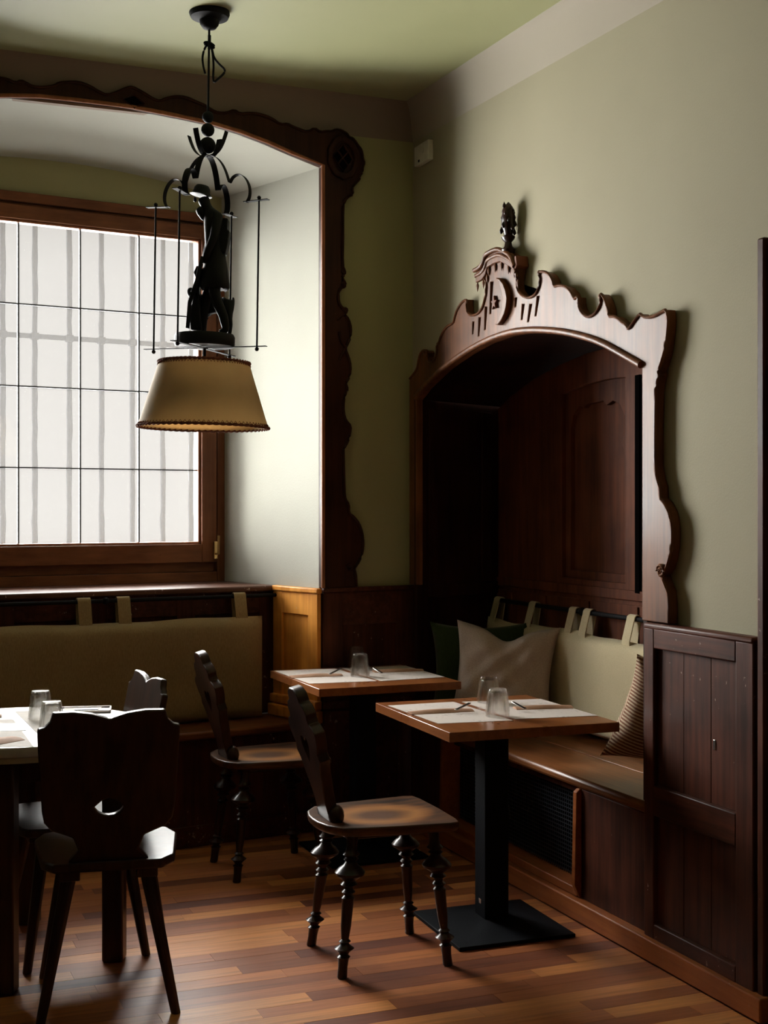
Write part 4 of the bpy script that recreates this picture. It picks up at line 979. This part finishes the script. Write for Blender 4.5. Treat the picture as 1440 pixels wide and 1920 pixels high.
# board-back chair: faces +y local, seat .45
def make_board():
    t = bpy.data.objects.new('board_back_chair', None); C.objects.link(t); t.empty_display_size = .1
    so_ = [(-.155, -.19), (.155, -.19), (.19, -.14), (.215, .12), (.19, .2), (.16, .215), (-.16, .215), (-.19, .2), (-.215, .12), (-.19, -.14)]
    bm = nb(); prism(bm, [so_], lambda p, d: Vector((p[0], p[1], d)), .425, .452); link('seat', bm, M['board'], t, bev=.006)
    for sgn in (-1, 1):
        bm = nb(); box(bm, (sgn * .11 - .03, -.17, .395), (sgn * .11 + .03, .18, .425)); link('seat_batten', bm, M['board'], t, bev=.004)
    for (tx_, ty_, bx_, by_) in ((-.11, -.13, -.19, -.185), (.11, -.13, .19, -.185), (-.12, .13, -.19, .20), (.12, .13, .19, .20)):
        bm = nb(); vs = []
        for z, r_, f in ((0.001, .015, 0), (.41, .024, 1)):
            cx_, cy_ = bx_ + (tx_ - bx_) * f, by_ + (ty_ - by_) * f
            vs.append([bm.verts.new((cx_ + r_ * math.cos(a), cy_ + r_ * math.sin(a), z)) for a in [math.pi / 8 + k * math.pi / 4 for k in range(8)]])
        for k in range(8): bm.faces.new((vs[0][k], vs[0][(k + 1) % 8], vs[1][(k + 1) % 8], vs[1][k]))
        bm.faces.new(vs[0]); bm.faces.new(vs[1]); link('leg', bm, M['board'], t, bev=.003)
    H = [(.115, 0), (.085, .035), (.100, .075), (.16, .10), (.180, .125), (.186, .16), (.192, .27), (.196, .36), (.197, .405), (.178, .41), (.163, .425), (.155, .452), (.10, .453), (.05, .446), (.012, .434)]
    outl = [(w, h) for w, h in H] + [(0, .428)] + [(-w, h) for w, h in H[::-1]]
    lean = R(12)
    def bf(p, d): return Vector((p[0], -.165 - p[1] * math.sin(lean) + d * math.cos(lean), .452 + p[1] * math.cos(lean) + d * math.sin(lean)))
    hole_ = [(-.042, .165), (-.03, .15), (-.015, .142), (0, .140), (.015, .142), (.03, .15), (.042, .165), (.02, .185), (0, .193), (-.02, .185)]
    bm = nb(); prism(bm, [outl, hole_], bf, -.011, .011); link('backrest', bm, M['board'], t, bev=.005)
    return t
cc = make_board(); tag(cc, 'dark board-back chair nearest the camera with its back turned', 'chair', 'board-back chairs at the round table')
cd = dup(cc, 'dark board-back chair on the far side of the round table facing left')
pC = at(-.83, 4.0); cc.location = (pC.x, pC.y, 0); cc.rotation_euler = (0, 0, -TH + R(13))
pD = at(-1.03, 4.45); cd.location = (pD.x, pD.y, 0); cd.rotation_euler = (0, 0, -TH + R(117))

# ================================================================== PENDANT LAMP
SL = 4.84 / F_PX
lc = at(-.634, 4.845); zcl = cz(lc.x, lc.y)
lamp = empty('pendant_lamp', 'black iron pendant lamp with carved hiker figure above a parchment shade', 'lamp', (lc.x, lc.y, zcl), (0, 0, -TH))
lamp.rotation_euler = (0, R(.85), -TH)
def zl(y): return EYE + (HOR - y) * SL - zcl          # local height of an image row at the lamp's depth
I = M['black']
bm = nb(); lathe(bm, [(0, 0.003), (.072, .003), (.074, -.008), (.068, -.022), (.045, -.028), (.036, -.032), (.034, -.046), (.024, -.060), (.008, -.066), (0, -.066)], 32); link('ceiling_rose', bm, I, lamp, smooth=40)
bm = nb(); tube(bm, [(0, 0, -.06), (0, 0, zl(212))], .0042, 8); link('cord', bm, I, lamp, smooth=60)
bm = nb()
def lp(pts): return [Vector(((x - 393) * SL, 0.008, zl(y))) for x, y in pts]
tube(bm, smoothpts(lp([(392, 78), (384, 88), (380, 105), (382, 122), (386, 136)]), 2), .0042, 6)
tube(bm, smoothpts(lp([(394, 78), (399, 92), (402, 106), (412, 118), (424, 128), (421, 136), (410, 146), (402, 153), (401, 140), (402, 115), (396, 80)]), 2), .0042, 6)
tube(bm, smoothpts(lp([(384, 80), (392, 84), (400, 88), (403, 84), (394, 78), (385, 77), (384, 80)]), 2), .0055, 6)
tube(bm, lp([(393, 64), (393, 90)]), .0065, 6)
link('cord_knot', bm, I, lamp, smooth=60)
for y, r_ in ((219, .021), (243, .0245), (272, .030)):
    bm = nb(); bmesh.ops.create_uvsphere(bm, u_segments=20, v_segments=12, radius=r_, matrix=Matrix.Translation((0, 0, zl(y)))); link('bead', bm, I, lamp, smooth=70)
A0 = R(-19)
def pol(a, r, z): return Vector((r * math.cos(a), r * math.sin(a), z))
for k in range(4):
    a = A0 + k * math.pi / 2 - R(6)
    side = Vector((-math.sin(a), math.cos(a), 0))
    pts = smoothpts([pol(a, .004, zl(293)), pol(a, .03, zl(291)), pol(a, .055, zl(280)), pol(a, .072, zl(262)), pol(a, .08, zl(250))], 2)
    bm = nb(); ribbon(bm, pts, side, .021, .0022); link('crown_leaf', bm, I, lamp, smooth=40)
for k in range(4):
    a = A0 + k * math.pi / 2; side = Vector((-math.sin(a), math.cos(a), 0))
    up = [(.0, 291), (.03, 293), (.055, 304), (.075, 322), (.09, 345)]
    lo = [(.092, 345), (.105, 334), (.13, 330), (.155, 338), (.172, 356), (.172, 374), (.16, 384)]
    bm = nb(); ribbon(bm, smoothpts([pol(a, r_, zl(y)) for r_, y in up], 2), side, .022, .0022); ribbon(bm, smoothpts([pol(a, r_, zl(y)) for r_, y in lo], 2), side, .022, .0022)
    link('trefoil_arm', bm, I, lamp, smooth=40)
    bm = nb(); p0_ = pol(a, .150, zl(383)); p1_ = pol(a, .245, zl(381)); ribbon(bm, [p0_, p1_], side, .022, .0025); link('end_tab', bm, I, lamp)
    bm = nb(); tube(bm, [pol(a, .208, zl(377)), pol(a, .208, zl(657))], .0035, 8)
    for yy_ in (377, 657): bmesh.ops.create_uvsphere(bm, u_segments=12, v_segments=8, radius=.0075, matrix=Matrix.Translation(pol(a, .208, zl(yy_))))
    link('hanging_rod', bm, I, lamp, smooth=60)
for k in range(2):
    a = A0 + k * math.pi / 2; side = Vector((-math.sin(a), math.cos(a), 0)); bm = nb(); ribbon(bm, [pol(a, -.245, zl(652) - .003 * k), pol(a, .245, zl(652) - .003 * k)], side, .018, .0025); link('cross_bar', bm, I, lamp)
bm = nb(); tube(bm, [(0, 0, zl(652)), (0, 0, zl(700))], .006, 8); link('stem', bm, I, lamp, smooth=60)
bm = nb(); lathe(bm, [(0, zl(650)), (.106, zl(650)), (.110, zl(645)), (.110, zl(632)), (.105, zl(627)), (0, zl(627))], 32); link('plinth', bm, M['bronze'], lamp, smooth=40)
# shade
zt_, zb_ = zl(680), zl(801)
rt_, rb_ = .163, .236
bm = nb(); n = 64; rs = []
for r_, z in ((rb_, zb_), (rt_, zt_), (rt_ - .002, zt_), (rb_ - .002, zb_)): rs.append([bm.verts.new((r_ * math.cos(2 * math.pi * k / n), r_ * math.sin(2 * math.pi * k / n), z)) for k in range(n)])
for i in range(4):
    for k in range(n): bm.faces.new((rs[i][k], rs[i][(k + 1) % n], rs[(i + 1) % 4][(k + 1) % n], rs[(i + 1) % 4][k]))
shd = link('lamp_shade', bm, M['shade'], lamp, smooth=40)
for r_, z, nm in ((rt_, zt_, 'rope_trim'), (rb_, zb_, 'rope_trim')):
    bm = nb(); N2 = 360; pts = []
    for s_ in range(2):
        pts = [Vector(((r_ + .001 + .003 * math.cos(k * .55 + s_ * math.pi)) * math.cos(2 * math.pi * k / N2), (r_ + .001 + .003 * math.cos(k * .55 + s_ * math.pi)) * math.sin(2 * math.pi * k / N2), z + .003 * math.sin(k * .55 + s_ * math.pi))) for k in range(N2 + 1)]
        tube(bm, pts, .0034, 5)
    # zigzag lacing
    q = []
    dr_ = (rb_ - rt_) / (zt_ - zb_)
    for k in range(2 * 90 + 1):
        zz = z + (-.012 if (k % 2) else -.002) * (1 if z == zt_ else -1); rr2 = rb_ - (zz - zb_) * dr_ + .0015
        q.append(Vector((rr2 * math.cos(math.pi * k / 90), rr2 * math.sin(math.pi * k / 90), zz)))
    tube(bm, q, .0013, 4)
    link(nm, bm, M['rope'], lamp, smooth=60)
bm = nb(); 
for k in range(3): a = 2.1 * k; tube(bm, [(0, 0, zt_ - .01), pol(a, rt_ - .003, zt_ - .004)], .002, 6)
lathe(bm, [(0, -.07), (.018, -.07), (.02, -.03), (.02, 0), (0, 0)], 16, c=(0, 0, zt_ - .005)); link('bulb_holder', bm, I, lamp, smooth=40)

# figure: bearded hiker leaning on a gun, dog behind.  local x right, y away, from pixel sketch
def fp(x, y, d=0.0): return Vector(((x - 388) * SL, d, zl(y)))
B = M['bronze']
V = [fp(406, 505), fp(405, 470), fp(402, 435), fp(397, 408), fp(391, 392), fp(384, 380), fp(380, 368),   # 0 pelvis,1,2,3 chest,4 neck,5 jaw,6 skull
     fp(400, 408, .040), fp(392, 440, .05), fp(385, 478, .025), fp(386, 492, .0),                 # 7 far shoulder.. hand 10
     fp(412, 410, -.035), fp(405, 452, -.05), fp(392, 480, -.045), fp(388, 494, -.012),            # 11 near shoulder..14
     fp(398, 525, .022), fp(388, 560, .022), fp(383, 595, .02), fp(380, 622, .02), fp(368, 625, .02),     # 15 far leg ..19
     fp(406, 528, -.022), fp(408, 560, -.028), fp(424, 592, -.022), fp(429, 620, -.02), fp(416, 625, -.02)]    # 20.. 24
E_ = [(0, 1), (1, 2), (2, 3), (3, 4), (4, 5), (5, 6), (3, 7), (7, 8), (8, 9), (9, 10), (3, 11), (11, 12), (12, 13), (13, 14), (0, 15), (15, 16), (16, 17), (17, 18), (18, 19), (0, 20), (20, 21), (21, 22), (22, 23), (23, 24)]
Rr = [.032, .036, .038, .032, .017, .022, .026, .019, .015, .013, .013, .020, .016, .014, .013, .024, .020, .016, .016, .010, .025, .022, .018, .016, .010]
skin('figure_body', V, E_, Rr, B, lamp, 2)
bm = nb(); hc = fp(378, 362)
def hx(p): q = Matrix.Rotation(R(10), 3, 'Y') @ p; return q + hc + Vector((0, 0, .002))
lathe(bm, [(.0, -.004), (.034, -.012), (.041, -.010), (.031, .002), (.029, .016), (.022, .026), (0, .029)], 24, xf=hx); link('figure_hat', bm, B, lamp, smooth=50)
# beard and face profile
bm = nb(); lathe(bm, [(0, -.045), (.008, -.036), (.016, -.015), (.017, .0), (.006, .008), (0, .01)], 14, xf=lambda p: Matrix.Rotation(R(-18), 3, 'Y') @ p + fp(376, 392)); link('figure_beard', bm, B, lamp, smooth=60)
bm = nb(); lathe(bm, [(0, -.008), (.006, -.004), (.005, .006), (0, .014)], 8, xf=lambda p: p + fp(366, 375)); link('figure_nose', bm, B, lamp, smooth=60)
# coat skirt
bm = nb(); n = 24; rs = []
for y, rx_, ry_, cx_ in ((468, .034, .036, 405), (490, .040, .042, 406), (515, .047, .050, 406), (537, .052, .056, 406), (541, .048, .052, 406)):
    rs.append([bm.verts.new(fp(cx_, y + (3 if k % 3 == 0 else 0) * (y > 510)) + Vector((rx_ * math.cos(2 * math.pi * k / n) * (1 + .05 * (k % 2)), ry_ * math.sin(2 * math.pi * k / n), 0))) for k in range(n)])
for i in range(4):
    for k in range(n): bm.faces.new((rs[i][k], rs[i][(k + 1) % n], rs[i + 1][(k + 1) % n], rs[i + 1][k]))
bm.faces.new(rs[0]); bm.faces.new(rs[-1]); link('figure_coat', bm, B, lamp, smooth=50)
# backpack, bedroll
bm = nb()
prism(bm, [[(417, 409), (430, 411), (429, 432), (433, 434), (431, 455), (426, 478), (415, 474), (412, 440)]], lambda p, d: fp(p[0], p[1], d), -.028, .028); link('figure_backpack', bm, B, lamp, bev=.004)
# gun and game bag
bm = nb(); ribbon(bm, [fp(384, 484, -.03), fp(374, 530, -.035), fp(362, 570, -.04), fp(358, 618, -.03)], (0, 1, 0), .02, .012); tube(bm, [fp(386, 484, -.035), fp(364, 560, -.045), fp(360, 600, -.04)], .003, 6); link('figure_gun', bm, B, lamp, bev=.003)
bm = nb(); prism(bm, [[(372, 498), (384, 505), (377, 540), (380, 590), (383, 620), (362, 620), (360, 590), (366, 560), (374, 530), (366, 512)]], lambda p, d: fp(p[0], p[1], d), -.02, .03); link('figure_cloak', bm, B, lamp, bev=.006)
# dog
V = [fp(428, 566, .05), fp(410, 566, .055), fp(390, 566, .055), fp(372, 558, .05), fp(360, 546, .045), fp(350, 548, .045),
     fp(430, 590, .035), fp(434, 606, .035), fp(432, 624, .035), fp(428, 592, .070), fp(431, 608, .07), fp(429, 624, .07),
     fp(384, 592, .040), fp(385, 608, .04), fp(384, 625, .04), fp(380, 592, .07), fp(379, 608, .07), fp(377, 625, .07), fp(438, 560, .05), fp(437, 552, .05), fp(357, 537, .058), fp(357, 537, .03)]
E_ = [(0, 1), (1, 2), (2, 3), (3, 4), (4, 5), (0, 6), (6, 7), (7, 8), (0, 9), (9, 10), (10, 11), (2, 12), (12, 13), (13, 14), (2, 15), (15, 16), (16, 17), (0, 18), (18, 19), (4, 20), (4, 21)]
Rr = [.024, .024, .027, .018, .018, .011, .015, .009, .008, .015, .009, .008, .012, .008, .008, .012, .008, .008, .007, .004, .006, .006]
skin('dog', V, E_, Rr, B, lamp, 2, 1)

# ---- finer pieces become sub-parts of the part they sit on (all share the thing's local frame)
def nest(thing, part, subs):
    ch = children(thing); host = [c for c in ch if c.name.split('.')[0] == part]
    if not host: return
    for c in ch:
        if c.name.split('.')[0] in subs: c.parent = host[0]
nest(lamp, 'figure_body', ('figure_hat', 'figure_beard', 'figure_nose', 'figure_coat', 'figure_backpack', 'figure_gun', 'figure_cloak'))
nest(lamp, 'lamp_shade', ('rope_trim', 'bulb_holder')); nest(lamp, 'cord', ('cord_knot',))
nest(cu, 'pad', ('strap',)); nest(cr, 'pad', ('strap',)); nest(rl, 'rod', ('bracket',)); nest(rr_, 'rod', ('bracket',))
nest(win, 'sash', ('window_handle',)); nest(sf, 'finial', ('leaf_carving',)); nest(sf, 'cornice_fascia', ('tassel',)); nest(sw, 'cover', ('button', 'slit'))
nest(tb1, 'column', ('badge',)); nest(tw, 'board', ('keyhole',)); nest(tr, 'tray_dish', ('paper_slip', 'coin_card'))
nest(fr1, 'rosette_ring', ('rosette_shade', 'rosette_lattice'))
